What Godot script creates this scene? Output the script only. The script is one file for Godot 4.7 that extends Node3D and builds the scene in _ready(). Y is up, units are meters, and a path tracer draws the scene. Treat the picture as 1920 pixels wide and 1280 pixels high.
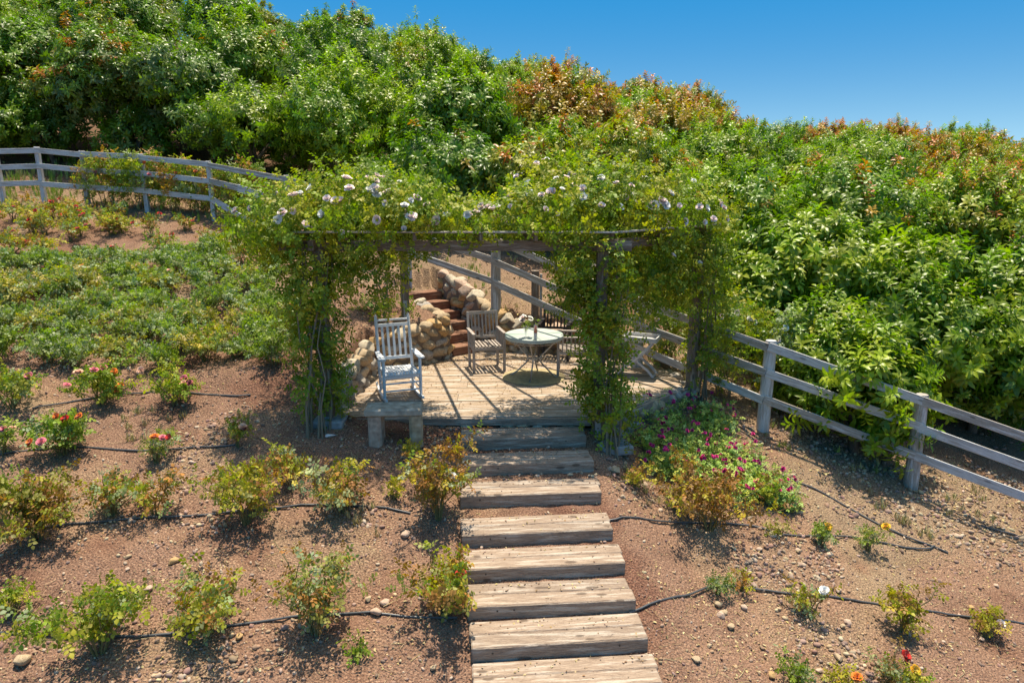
extends Node3D
# A rose garden on a dry slope: timber steps climb to a deck under a rose-grown arbour, an avocado orchard stands behind a white fence.
# Units are metres; the deck is at y = 0, the camera hovers at x = 0, z = 0. "d" is the distance ahead of the camera, -z.

const FOCAL := 1279.0          # pixels of the 1920 x 1280 photograph
const PITCH := 13.0
const EYE := 3.07

var rng := RandomNumberGenerator.new()
var n_low := FastNoiseLite.new()
var n_mid := FastNoiseLite.new()
var n_fine := FastNoiseLite.new()
var taken := {}
var M := {}                     # materials
var G := {}                     # shared meshes

# ------------------------------------------------------------------ mesh builder
class Shape:
	var v := PackedVector3Array()
	var n := PackedVector3Array()
	var t := PackedVector2Array()
	var c := PackedColorArray()
	var i := PackedInt32Array()
	var off := Vector2.ZERO

	func point(p: Vector3, nn: Vector3, uv := Vector2.ZERO, col := Color.WHITE) -> int:
		v.append(p); n.append(nn); t.append(uv); c.append(col)
		return v.size() - 1

	func tri(a: int, b: int, d: int) -> void:
		var f := (v[b] - v[a]).cross(v[d] - v[a])
		if f.dot(n[a] + n[b] + n[d]) > 0.0:
			i.append(a); i.append(d); i.append(b)
		else:
			i.append(a); i.append(b); i.append(d)

	func flat(ps: Array, out: Vector3, uvs: Array) -> void:
		var f: Vector3 = (ps[1] - ps[0]).cross(ps[2] - ps[0]).normalized()
		if f.dot(out) < 0.0:
			f = -f
		var k := []
		for j in ps.size():
			k.append(point(ps[j], f, uvs[j]))
		for j in range(1, ps.size() - 1):
			tri(k[0], k[j], k[j + 1])

	# a box with small chamfers; the texture's u runs along the longest side
	func box(T: Transform3D, size: Vector3, b := 0.006) -> void:
		var h := size * 0.5
		b = minf(b, minf(h.x, minf(h.y, h.z)) * 0.4)
		var L := 0
		if size.y > size[L]: L = 1
		if size.z > size[L]: L = 2
		var at := func(axis: int, s: Array) -> Vector3:
			var p := Vector3.ZERO
			for k in 3:
				p[k] = s[k] * (h[k] if k == axis else h[k] - b)
			return p
		var uv := func(p: Vector3, axis: int) -> Vector2:
			var o := [0, 1, 2]
			o.erase(axis)
			if axis == L:
				return off + Vector2(p[o[0]] * 0.3 + 0.13, p[o[1]] + axis * 0.31)
			o.erase(L)
			return off + Vector2(p[L], p[o[0]] + axis * 0.31)
		for axis in 3:
			var o1 := (axis + 1) % 3
			var o2 := (axis + 2) % 3
			for s in [-1, 1]:
				var ps := []
				var us := []
				for q in [[-1, -1], [1, -1], [1, 1], [-1, 1]]:
					var sg := [0, 0, 0]
					sg[axis] = s; sg[o1] = q[0]; sg[o2] = q[1]
					var p: Vector3 = at.call(axis, sg)
					ps.append(T * p)
					us.append(uv.call(p, axis))
				var out := Vector3.ZERO
				out[axis] = s
				flat(ps, T.basis * out, us)
			# the four edges along this axis
			for s1 in [-1, 1]:
				for s2 in [-1, 1]:
					var ps := []
					var us := []
					for q in [[o1, -1], [o1, 1], [o2, 1], [o2, -1]]:
						var sg := [0, 0, 0]
						sg[axis] = q[1]; sg[o1] = s1; sg[o2] = s2
						var p: Vector3 = at.call(q[0], sg)
						ps.append(T * p)
						us.append(uv.call(p, o1 if axis == L else (o1 if o1 != L else o2)))
					var out := Vector3.ZERO
					out[o1] = s1; out[o2] = s2
					flat(ps, T.basis * out, us)
		for sx in [-1, 1]:
			for sy in [-1, 1]:
				for sz in [-1, 1]:
					var sg := [sx, sy, sz]
					flat([T * at.call(0, sg), T * at.call(1, sg), T * at.call(2, sg)], T.basis * Vector3(sx, sy, sz), [off, off, off])

	# a bar from a to b, w wide and h high, seen with "up" upwards
	func bar(a: Vector3, b: Vector3, w: float, h: float, up := Vector3.UP, bev := 0.005) -> void:
		var x := (b - a).normalized()
		var z := x.cross(up).normalized()
		var y := z.cross(x)
		box(Transform3D(Basis(x, y, z), (a + b) * 0.5), Vector3(a.distance_to(b), h, w), bev)

	func tube(ps: Array, rs: Array, sides := 7, cap := true) -> void:
		var m := ps.size()
		var side := Vector3.ZERO
		var rings := []
		var run := 0.0
		for k in m:
			var dir: Vector3 = (ps[mini(k + 1, m - 1)] - ps[maxi(k - 1, 0)]).normalized()
			if k == 0:
				side = dir.cross(Vector3.UP if absf(dir.y) < 0.9 else Vector3.RIGHT).normalized()
			else:
				side = (side - dir * side.dot(dir)).normalized()
				run += ps[k].distance_to(ps[k - 1])
			var other := dir.cross(side)
			var ring := []
			for j in sides + 1:
				var a := TAU * j / sides
				var o := side * cos(a) + other * sin(a)
				ring.append(point(ps[k] + o * rs[k], o, off + Vector2(run, a * rs[k])))
			rings.append(ring)
		for k in m - 1:
			for j in sides:
				tri(rings[k][j], rings[k + 1][j], rings[k + 1][j + 1])
				tri(rings[k][j], rings[k + 1][j + 1], rings[k][j + 1])
		if cap:
			for e in [0, m - 1]:
				var out: Vector3 = ps[0] - ps[1] if e == 0 else ps[m - 1] - ps[m - 2]
				out = out.normalized()
				var mid := point(ps[e], out)
				var k := []
				for j in sides:
					k.append(point(v[rings[e][j]], out))
				for j in sides:
					tri(mid, k[j], k[(j + 1) % sides])

	# turned round the y axis: profile of Vector2(radius, height)
	func lathe(at: Vector3, prof: Array, sides := 24) -> void:
		var rings := []
		for k in prof.size():
			var a: Vector2 = prof[maxi(k - 1, 0)]
			var b: Vector2 = prof[mini(k + 1, prof.size() - 1)]
			var q := (b - a).normalized()
			var ring := []
			for j in sides + 1:
				var g := TAU * j / sides
				var o := Vector3(cos(g), 0, sin(g))
				ring.append(point(at + o * prof[k].x + Vector3(0, prof[k].y, 0), (o * q.y - Vector3(0, q.x, 0)).normalized(), Vector2(g * 0.3, prof[k].y) + off))
			rings.append(ring)
		for k in prof.size() - 1:
			for j in sides:
				tri(rings[k][j], rings[k + 1][j], rings[k + 1][j + 1])
				tri(rings[k][j], rings[k + 1][j + 1], rings[k][j + 1])

	# an upright prism over a flat outline of Vector3 (y ignored)
	func slab(ps: Array, y0: float, y1: float) -> void:
		var top := []
		var bot := []
		var us := []
		var mid := Vector3.ZERO
		for p in ps:
			top.append(Vector3(p.x, y1, p.z)); bot.append(Vector3(p.x, y0, p.z))
			us.append(off + Vector2(p.x, p.z))
			mid += p / ps.size()
		flat(top, Vector3.UP, us)
		flat(bot, Vector3.DOWN, us)
		for k in ps.size():
			var l := (k + 1) % ps.size()
			var o: Vector3 = (ps[k] + ps[l]) * 0.5 - mid
			o.y = 0
			var w: float = ps[k].distance_to(ps[l])
			flat([bot[k], bot[l], top[l], top[k]], o, [off + Vector2(0, y0), off + Vector2(w, y0), off + Vector2(w, y1), off + Vector2(0, y1)])

	# a leaf: four rows along its length, folded on the midrib and drooping towards the tip
	func leaf(at: Vector3, dir: Vector3, up: Vector3, long: float, wide: float, droop: float, fold: float, col := Color.WHITE, rows := 3) -> void:
		var side := dir.cross(up).normalized()
		up = side.cross(dir).normalized()
		var prev := []
		for r in rows + 1:
			var s := float(r) / rows
			var w := wide * 0.5 * sin(PI * pow(s, 0.8)) if r > 0 and r < rows else 0.0
			var bend := droop * s
			var p := at + dir * (long * s * cos(bend * 0.6)) - up * (long * s * sin(bend * 0.6))
			var nn := (up * cos(bend) + dir * sin(bend)).normalized()
			var row := []
			if w <= 0.0:
				row = [point(p, nn, Vector2(0.5, s), col)]
			else:
				row = [point(p + side * w + nn * w * fold, (nn - side * fold).normalized(), Vector2(1, s), col), point(p, nn, Vector2(0.5, s), col), point(p - side * w + nn * w * fold, (nn + side * fold).normalized(), Vector2(0, s), col)]
			if r > 0:
				if prev.size() == 1:
					tri(prev[0], row[0], row[1]); tri(prev[0], row[1], row[2])
				elif row.size() == 1:
					tri(prev[0], prev[1], row[0]); tri(prev[1], prev[2], row[0])
				else:
					for k in 2:
						tri(prev[k], prev[k + 1], row[k + 1]); tri(prev[k], row[k + 1], row[k])
			prev = row

	func mesh() -> ArrayMesh:
		var a := []
		a.resize(Mesh.ARRAY_MAX)
		a[Mesh.ARRAY_VERTEX] = v; a[Mesh.ARRAY_NORMAL] = n; a[Mesh.ARRAY_TEX_UV] = t; a[Mesh.ARRAY_COLOR] = c; a[Mesh.ARRAY_INDEX] = i
		var m := ArrayMesh.new()
		m.add_surface_from_arrays(Mesh.PRIMITIVE_TRIANGLES, a)
		return m

# ------------------------------------------------------------------ naming and placing
func numbered(called: String) -> String:
	var k: int = taken.get(called, 0)
	taken[called] = k + 1
	return called if k == 0 else "%s_%03d" % [called, k]

func tag(o: Node, label: String, category: String, group := "", kind := "") -> Node:
	if label: o.set_meta("label", label)
	if category: o.set_meta("category", category)
	if group: o.set_meta("group", group)
	if kind: o.set_meta("kind", kind)
	return o

func thing(called: String, label: String, category: String, at := Vector3.ZERO, turn := 0.0, group := "") -> Node3D:
	var o := Node3D.new()
	o.name = numbered(called)
	add_child(o)
	o.position = at
	o.rotation.y = turn
	tag(o, label, category, group)
	return o

func put(called: String, mesh: Mesh, m: Material, parent: Node = self, at := Transform3D.IDENTITY) -> MeshInstance3D:
	var o := MeshInstance3D.new()
	o.mesh = mesh
	o.material_override = m
	o.name = numbered(called) if parent == self else called
	parent.add_child(o, true)
	o.transform = at
	return o

func shape(called: String, s: Shape, m: Material, parent: Node = self) -> MeshInstance3D:
	return put(called, s.mesh(), m, parent)

# copies of one mesh: xs holds Transform3D, cs a linear colour for each
func many(called: String, mesh: Mesh, m: Material, xs: Array, cs: Array, parent: Node = self) -> MultiMeshInstance3D:
	var mm := MultiMesh.new()
	mm.transform_format = MultiMesh.TRANSFORM_3D
	mm.use_colors = true
	mm.mesh = mesh
	mm.instance_count = xs.size()
	var b := PackedFloat32Array()
	b.resize(xs.size() * 16)
	var k := 0
	for j in xs.size():
		var x: Transform3D = xs[j]
		var col: Color = cs[j]
		for r in 3:
			b[k] = x.basis.x[r]; b[k + 1] = x.basis.y[r]; b[k + 2] = x.basis.z[r]; b[k + 3] = x.origin[r]
			k += 4
		b[k] = col.r; b[k + 1] = col.g; b[k + 2] = col.b; b[k + 3] = 1.0
		k += 4
	mm.buffer = b
	var o := MultiMeshInstance3D.new()
	o.multimesh = mm
	o.material_override = m
	o.name = numbered(called) if parent == self else called
	parent.add_child(o, true)
	return o

# ------------------------------------------------------------------ pixels and ground
func ray(px: float, py: float) -> Vector3:
	return (Basis(Vector3.RIGHT, -deg_to_rad(PITCH)) * Vector3((px - 960.0) / FOCAL, (640.0 - py) / FOCAL, -1.0)).normalized()

func ground_px(px: float, py: float) -> Vector3:
	var r := ray(px, py)
	var t := 3.0
	while t < 90.0:
		var p := Vector3(0, EYE, 0) + r * t
		if p.y < height(p.x, -p.z):
			break
		t += 0.12
	var lo := t - 0.12
	var hi := t
	for k in 8:
		var mid := (lo + hi) * 0.5
		var p := Vector3(0, EYE, 0) + r * mid
		if p.y < height(p.x, -p.z): hi = mid
		else: lo = mid
	var q := Vector3(0, EYE, 0) + r * hi
	return Vector3(q.x, height(q.x, -q.z), q.z)

func level_px(px: float, py: float, y: float) -> Vector3:
	var r := ray(px, py)
	return Vector3(0, EYE, 0) + r * ((y - EYE) / r.y)

func depth_px(px: float, py: float, d: float) -> Vector3:
	var r := ray(px, py)
	return Vector3(0, EYE, 0) + r * (d / -r.z)

func to_px(p: Vector3) -> Vector2:
	var q := Basis(Vector3.RIGHT, deg_to_rad(PITCH)) * (p - Vector3(0, EYE, 0))
	return Vector2(960.0 + FOCAL * q.x / -q.z, 640.0 - FOCAL * q.y / -q.z)

var deck := PackedVector2Array([Vector2(-2.55, 8.76), Vector2(1.25, 8.76), Vector2(2.72, 10.2), Vector2(2.55, 11.6), Vector2(1.6, 12.4), Vector2(-0.5, 12.6), Vector2(-1.2, 12.1), Vector2(-2.5, 11.2)])
# front edge d, height of the top, x of the middle
var treads := [[8.26, -0.11, 0.15], [7.75, -0.24, 0.19], [7.19, -0.37, 0.235], [6.62, -0.54, 0.29], [6.17, -0.67, 0.335], [5.74, -0.80, 0.38], [5.33, -0.93, 0.425], [4.93, -1.06, 0.47]]
const STAIR := Vector2(-0.72, 12.3)      # foot of the stair behind the deck
const STAIR_DIR := Vector2(-0.62, 0.785)

func slope(x: float, d: float) -> float:
	var far := d if d < 34.0 else 34.0 + 16.0 * (1.0 - exp(-(d - 34.0) / 16.0))
	var y := -2.3 + 0.246 * far
	var right := maxf(0.0, x)
	right = right if right < 30.0 else 30.0 + (right - 30.0) * 0.3
	var k := clampf((x + 1.0) / 2.0, 0.0, 1.0)
	y += lerpf(-0.05 * x, -0.18 * right, k * k * (3 - 2 * k))
	if x < 0.0 and d > 17.0:
		y += 0.0045 * minf(-x, 30.0) * (minf(d, 45.0) - 17.0)
	return y

func height(x: float, d: float) -> float:
	var y := slope(x, d)
	y += n_low.get_noise_2d(x, d) * 0.10 + n_mid.get_noise_2d(x, d) * 0.045
	# bank held by the wall beside the deck
	if x < -2.0 and x > -6.0 and d > 8.6 and d < 13.0:
		y += 0.2 * smoothstep(-2.2, -2.7, x) * smoothstep(-6.0, -3.6, x) * smoothstep(8.7, 9.6, d) * smoothstep(13.0, 11.0, d)
	# soil between the timber steps
	if d < 8.8 and d > 3.4 and absf(x - 0.3) < 2.2:
		var mid := 0.15 + (8.26 - d) * 0.097
		var w := smoothstep(1.75, 0.86, absf(x - mid))
		if w > 0.0:
			var dd := d - (x - mid) * 0.08
			var p: float = treads[7][1] - 0.135 + (dd - treads[7][0]) * 0.3
			for k in treads.size():
				var fr: float = treads[k][0] + 0.008
				if dd > fr:
					p = lerpf(treads[k][1] - 0.152, treads[k][1] - 0.012, clampf((dd - fr) / 0.39, 0.0, 1.0))
					if dd > fr + 0.39 and k > 0:
						p = lerpf(p, treads[k - 1][1] - 0.152, clampf((dd - fr - 0.39) / maxf(0.02, treads[k - 1][0] - fr - 0.39), 0.0, 1.0))
					break
			y = lerpf(y, p, w)
	if d > 8.5 and d < 12.8 and x > -2.8 and x < 3.0 and Geometry2D.is_point_in_polygon(Vector2(x, d), deck):
		y = minf(y, -0.17)
	if d > 11.8 and d < 15.5 and x > -4.0 and x < 1.0:
		var q := Vector2(x, d) - STAIR
		var s := q.dot(STAIR_DIR)
		var o := absf(q.dot(Vector2(STAIR_DIR.y, -STAIR_DIR.x)))
		if s > -0.5 and s < 2.3 and o < 0.56:
			y = minf(y, -0.1 + maxf(0.0, s) * 0.47)
	return y

func fine_height(x: float, d: float) -> float:
	return height(x, d) + n_fine.get_noise_2d(x, d) * 0.022

# ------------------------------------------------------------------ materials
func lin(r: float, g: float, b: float) -> Color:
	return Color(r, g, b).linear_to_srgb()

func mat(called: String, col: Color, rough: float, spec := 0.4) -> StandardMaterial3D:
	var m := StandardMaterial3D.new()
	m.resource_name = called
	m.albedo_color = col
	m.roughness = rough
	m.metallic_specular = spec
	M[called] = m
	return m

func noise_tex(freq: float, octaves: int, seed_: int, ramp: Array, size := 1024, kind := FastNoiseLite.TYPE_SIMPLEX_SMOOTH) -> NoiseTexture2D:
	var f := FastNoiseLite.new()
	f.noise_type = kind
	f.frequency = freq
	f.fractal_octaves = octaves
	f.seed = seed_
	var t := NoiseTexture2D.new()
	t.width = size
	t.height = size
	t.seamless = true
	t.noise = f
	if ramp:
		var g := Gradient.new()
		var os := PackedFloat32Array()
		var cs := PackedColorArray()
		for r in ramp:
			os.append(r[0]); cs.append(r[1])
		g.offsets = os
		g.colors = cs
		t.color_ramp = g
	return t

# wood: u runs along the grain. dark and light are the grain's colours (linear), bare is what shows where the surface has worn
func grain(dark: Color, light: Color, bare: Color, worn: float, seed_: int, knots := 3) -> Array:
	var w := 640
	var h := 256
	var f := FastNoiseLite.new()
	f.noise_type = FastNoiseLite.TYPE_SIMPLEX_SMOOTH
	f.frequency = 1.0
	f.fractal_octaves = 3
	f.seed = seed_
	var r := RandomNumberGenerator.new()
	r.seed = seed_ * 7 + 1
	var ks := []
	for k in knots:
		ks.append(Vector3(r.randf_range(0.1, 0.9) * w, r.randf_range(0.1, 0.9) * h, r.randf_range(7, 15)))
	var im := Image.create(w, h, false, Image.FORMAT_RGB8)
	var bump := Image.create(w, h, false, Image.FORMAT_L8)
	for y in h:
		for x in w:
			var yy := float(y)
			var knot := 0.0
			for k in ks:
				var dx: float = (x - k.x) / (k.z * 2.2)
				var dy: float = (y - k.y) / k.z
				var q: float = dx * dx + dy * dy
				if q < 9.0:
					yy += (1.0 if dy > 0 else -1.0) * k.z * 0.9 * exp(-q * 0.7) * -1.0
					knot = maxf(knot, smoothstep(1.0, 0.35, q))
			var fade := smoothstep(w * 0.8, float(w), float(x))
			var s := f.get_noise_2d(x * 0.011, yy * 0.16)
			var s2 := f.get_noise_2d(x * 0.03 + 50.0, yy * 0.55)
			var p := f.get_noise_2d(x * 0.0035 + 90.0, y * 0.03 + 40.0)
			if fade > 0.0:
				s = lerpf(s, f.get_noise_2d((x - w) * 0.011, yy * 0.16), fade)
				s2 = lerpf(s2, f.get_noise_2d((x - w) * 0.03 + 50.0, yy * 0.55), fade)
				p = lerpf(p, f.get_noise_2d((x - w) * 0.0035 + 90.0, y * 0.03 + 40.0), fade)
			var g := clampf(0.5 + s * 0.8 + s2 * 0.75, 0.0, 1.0)
			var sp := f.get_noise_2d(x * 0.0025 + 200.0, yy * 0.06 + 11.0)
			var split := smoothstep(0.025, 0.0, absf(sp)) * smoothstep(0.0, 0.25, f.get_noise_2d(x * 0.005 + 300.0, y * 0.015)) * smoothstep(1.0, 0.85, float(x) / w) * smoothstep(0.0, 0.1, float(x) / w)
			var crack := maxf(smoothstep(0.42, 0.55, s2) * 0.6, split * 0.9)
			var col := dark.lerp(light, g).lerp(bare, 0.85 * smoothstep(0.0 - worn, 0.55 - worn, p + s2 * 0.25))
			col = col.lerp(dark * 0.45, maxf(crack, knot * 0.75))
			im.set_pixel(x, y, col.linear_to_srgb())
			var e := clampf(0.35 + g * 0.6 - crack * 0.5, 0.0, 1.0)
			bump.set_pixel(x, y, Color(e, e, e))
	return [ImageTexture.create_from_image(im), ImageTexture.create_from_image(bump)]

func wood(called: String, dark: Color, light: Color, bare: Color, worn: float, seed_: int, rough := 0.85, relief := 0.35, knots := 3) -> void:
	var g := grain(dark, light, bare, worn, seed_, knots)
	var m := mat(called, Color.WHITE, rough, 0.3)
	m.albedo_texture = g[0]
	m.uv1_scale = Vector3(0.62, 2.0, 1)
	m.heightmap_enabled = true
	m.heightmap_texture = g[1]
	m.heightmap_scale = relief

func leafy(called: String, rough: float, spec: float, back: Color) -> void:
	var m := mat(called, Color.WHITE, rough, spec)
	m.vertex_color_use_as_albedo = true
	m.backlight_enabled = true
	m.backlight = back
	m.cull_mode = BaseMaterial3D.CULL_DISABLED

func make_materials() -> void:
	# soil: red-brown loam with crumbs and straw bits; the vertex colours vary it patch by patch
	var soil := mat("soil", Color.WHITE, 0.96, 0.2)
	soil.albedo_texture = noise_tex(0.055, 6, 11, [[0.0, lin(0.10, 0.068, 0.052)], [0.3, lin(0.215, 0.145, 0.11)], [0.5, lin(0.30, 0.205, 0.155)], [0.66, lin(0.39, 0.28, 0.21)], [0.8, lin(0.56, 0.43, 0.31)], [1.0, lin(0.7, 0.58, 0.42)]])
	soil.uv1_triplanar = true
	soil.uv1_world_triplanar = true
	soil.uv1_scale = Vector3(0.62, 0.62, 0.62)
	soil.vertex_color_use_as_albedo = true
	soil.detail_enabled = true
	soil.detail_blend_mode = BaseMaterial3D.BLEND_MODE_MUL
	soil.detail_uv_layer = BaseMaterial3D.DETAIL_UV_2
	soil.detail_albedo = noise_tex(0.012, 5, 23, [[0.0, lin(0.62, 0.60, 0.60)], [0.45, lin(0.92, 0.9, 0.88)], [1.0, lin(1.0, 1.0, 1.0)]])
	soil.uv2_triplanar = true
	soil.uv2_world_triplanar = true
	soil.uv2_scale = Vector3(0.17, 0.17, 0.17)
	soil.heightmap_enabled = true
	soil.heightmap_texture = noise_tex(0.05, 6, 11, [])
	soil.heightmap_scale = 3.5
	# timber
	wood("sleeper", Color(0.215, 0.15, 0.108), Color(0.40, 0.30, 0.22), Color(0.49, 0.41, 0.33), 0.0, 3, 0.85, 0.5, 5)
	wood("sleeper_old", Color(0.19, 0.135, 0.10), Color(0.36, 0.275, 0.205), Color(0.46, 0.39, 0.32), 0.0, 8, 0.88, 0.6, 6)
	wood("deck_board", Color(0.26, 0.185, 0.125), Color(0.43, 0.325, 0.225), Color(0.56, 0.49, 0.42), 0.0, 14, 0.85, 0.35, 3)
	wood("arbour_wood", Color(0.13, 0.095, 0.07), Color(0.27, 0.205, 0.155), Color(0.38, 0.33, 0.28), -0.08, 21)
	wood("stair_wood", Color(0.15, 0.07, 0.045), Color(0.29, 0.15, 0.09), Color(0.38, 0.25, 0.17), -0.1, 27)
	wood("teak_grey", Color(0.24, 0.20, 0.17), Color(0.44, 0.375, 0.32), Color(0.52, 0.46, 0.41), 0.0, 33, 0.8, 0.15, 1)
	wood("dark_chair_wood", Color(0.03, 0.026, 0.024), Color(0.075, 0.065, 0.06), Color(0.12, 0.10, 0.09), -0.1, 36, 0.7, 0.15, 0)
	wood("fence_paint", Color(0.44, 0.43, 0.42), Color(0.62, 0.61, 0.60), Color(0.34, 0.30, 0.26), 0.02, 41, 0.7, 0.2, 1)
	wood("fence_bare", Color(0.26, 0.225, 0.19), Color(0.45, 0.40, 0.35), Color(0.62, 0.61, 0.60), -0.02, 46, 0.85, 0.3, 2)
	wood("peeling_paint", Color(0.60, 0.62, 0.64), Color(0.78, 0.79, 0.80), Color(0.30, 0.36, 0.42), 0.22, 51, 0.6, 0.9, 0)
	wood("chair_paint", Color(0.66, 0.67, 0.69), Color(0.76, 0.77, 0.79), Color(0.55, 0.54, 0.53), -0.22, 57, 0.5, 0.08, 0)
	wood("bark", Color(0.09, 0.07, 0.055), Color(0.20, 0.165, 0.13), Color(0.26, 0.23, 0.19), -0.1, 61, 0.95, 1.2, 2)
	# stone
	for a in [["stone_tan", 0.43, 0.32, 0.20, 71], ["stone_grey", 0.36, 0.32, 0.275, 72], ["stone_ochre", 0.46, 0.29, 0.13, 73], ["stone_pale", 0.48, 0.40, 0.29, 74], ["slab_grey", 0.37, 0.32, 0.25, 75], ["stone_rose", 0.48, 0.34, 0.25, 76], ["concrete", 0.30, 0.30, 0.30, 77]]:
		var s := mat(a[0], Color.WHITE, 0.9, 0.3)
		var c := Color(a[1], a[2], a[3])
		s.albedo_texture = noise_tex(0.018, 5, a[4], [[0.0, (c * 0.5).linear_to_srgb()], [0.4, (c * 0.88).linear_to_srgb()], [0.65, (c * 1.08).linear_to_srgb()], [1.0, c.lerp(Color(0.62, 0.56, 0.47), 0.6).linear_to_srgb()]], 256)
		s.uv1_triplanar = true
		s.uv1_scale = Vector3(1.6, 1.6, 1.6)
		s.heightmap_enabled = true
		s.heightmap_texture = s.albedo_texture
		s.heightmap_scale = 0.8
	mat("mortar", lin(0.20, 0.15, 0.11), 0.95, 0.2)
	var peb := mat("pebble", Color.WHITE, 0.9, 0.3)
	peb.vertex_color_use_as_albedo = true
	# leaves
	leafy("avocado_leaf", 0.38, 0.5, Color(0.80, 0.95, 0.20))
	leafy("rose_leaf", 0.5, 0.42, Color(0.85, 0.95, 0.25))
	leafy("dry_leaf", 0.8, 0.3, Color(0.3, 0.25, 0.15))
	leafy("grass_blade", 0.6, 0.4, Color(0.5, 0.6, 0.2))
	mat("cane", lin(0.16, 0.15, 0.06), 0.8)
	mat("old_cane", lin(0.23, 0.18, 0.12), 0.9)
	for a in [["petal_blush", 0.90, 0.74, 0.70], ["petal_white", 0.86, 0.84, 0.80], ["petal_orange", 0.75, 0.20, 0.03], ["petal_yellow", 0.80, 0.45, 0.03], ["petal_pink", 0.75, 0.22, 0.26], ["petal_red", 0.55, 0.025, 0.02], ["petal_peach", 0.78, 0.46, 0.30], ["petal_magenta", 0.55, 0.03, 0.22]]:
		var p := mat(a[0], lin(a[1], a[2], a[3]), 0.65, 0.3)
		p.backlight_enabled = true
		p.backlight = Color(0.45, 0.45, 0.45)
		p.cull_mode = BaseMaterial3D.CULL_DISABLED
	# made things
	mat("hose", lin(0.075, 0.077, 0.08), 0.36, 0.5)
	mat("galvanised", lin(0.42, 0.45, 0.48), 0.5, 0.5).metallic = 0.5
	mat("bolt_and_hole_iron", lin(0.10, 0.075, 0.06), 0.7).metallic = 0.4  # strap bolts, and the dark painted for holes in the steps
	var enamel := grain(Color(0.38, 0.43, 0.39), Color(0.50, 0.54, 0.50), Color(0.27, 0.36, 0.29), 0.0, 83, 0)
	mat("enamel", Color.WHITE, 0.45, 0.45).albedo_texture = enamel[0]
	var iron := grain(Color(0.40, 0.33, 0.26), Color(0.58, 0.53, 0.46), Color(0.20, 0.09, 0.045), 0.06, 86, 0)
	mat("rusty_iron", Color.WHITE, 0.6, 0.4).albedo_texture = iron[0]
	mat("sisal", Color.WHITE, 0.95, 0.2).albedo_texture = noise_tex(0.05, 4, 91, [[0.0, lin(0.27, 0.22, 0.12)], [0.5, lin(0.38, 0.31, 0.175)], [1.0, lin(0.46, 0.39, 0.24)]], 256)
	M.sisal.uv1_triplanar = true
	var glass := mat("clear_glass", Color(1, 1, 1, 0.12), 0.05, 0.5)
	glass.transparency = BaseMaterial3D.TRANSPARENCY_ALPHA
	mat("amber_wax", lin(0.55, 0.16, 0.06), 0.5)
	mat("candle_white", lin(0.75, 0.70, 0.66), 0.5)

# ------------------------------------------------------------------ shared meshes
func icosphere(sub: int) -> Array:
	var g := (1.0 + sqrt(5.0)) / 2.0
	var vs := [Vector3(-1, g, 0), Vector3(1, g, 0), Vector3(-1, -g, 0), Vector3(1, -g, 0), Vector3(0, -1, g), Vector3(0, 1, g), Vector3(0, -1, -g), Vector3(0, 1, -g), Vector3(g, 0, -1), Vector3(g, 0, 1), Vector3(-g, 0, -1), Vector3(-g, 0, 1)]
	for k in 12: vs[k] = vs[k].normalized()
	var fs := [[0, 11, 5], [0, 5, 1], [0, 1, 7], [0, 7, 10], [0, 10, 11], [1, 5, 9], [5, 11, 4], [11, 10, 2], [10, 7, 6], [7, 1, 8], [3, 9, 4], [3, 4, 2], [3, 2, 6], [3, 6, 8], [3, 8, 9], [4, 9, 5], [2, 4, 11], [6, 2, 10], [8, 6, 7], [9, 8, 1]]
	for s in sub:
		var mid := {}
		var nf := []
		for f in fs:
			var m := []
			for k in 3:
				var a: int = f[k]
				var b: int = f[(k + 1) % 3]
				var key := Vector2i(mini(a, b), maxi(a, b))
				if not mid.has(key):
					vs.append((vs[a] + vs[b]).normalized())
					mid[key] = vs.size() - 1
				m.append(mid[key])
			nf.append_array([[f[0], m[0], m[2]], [f[1], m[1], m[0]], [f[2], m[2], m[1]], m])
		fs = nf
	return [vs, fs]

# a field stone: a ball cut back by random planes, about 1 m across
func stone_mesh(seed_: int, sub: int, cuts: int, bite: float) -> ArrayMesh:
	var r := RandomNumberGenerator.new()
	r.seed = seed_
	var ico := icosphere(sub)
	var planes := []
	for k in cuts:
		planes.append([Vector3(r.randfn(), r.randfn(), r.randfn()).normalized(), r.randf_range(1.0 - bite, 0.95)])
	var vs := []
	for p in ico[0]:
		var q: Vector3 = p
		for pl in planes:
			var over: float = q.dot(pl[0]) - pl[1]
			if over > 0: q -= pl[0] * over * 0.9
		vs.append(q * 0.5 * (1.0 + 0.09 * n_low.get_noise_3dv(q * 22.0 + Vector3.ONE * seed_ * 9.0)))
	var ns := []
	ns.resize(vs.size())
	ns.fill(Vector3.ZERO)
	for f in ico[1]:
		var nn: Vector3 = (vs[f[1]] - vs[f[0]]).cross(vs[f[2]] - vs[f[0]])
		for k in f: ns[k] += nn
	var s := Shape.new()
	for k in vs.size():
		var nn: Vector3 = ns[k].normalized()
		s.point(vs[k], nn if nn.dot(vs[k]) > 0 else -nn)
	for f in ico[1]: s.tri(f[0], f[1], f[2])
	return s.mesh()

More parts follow.
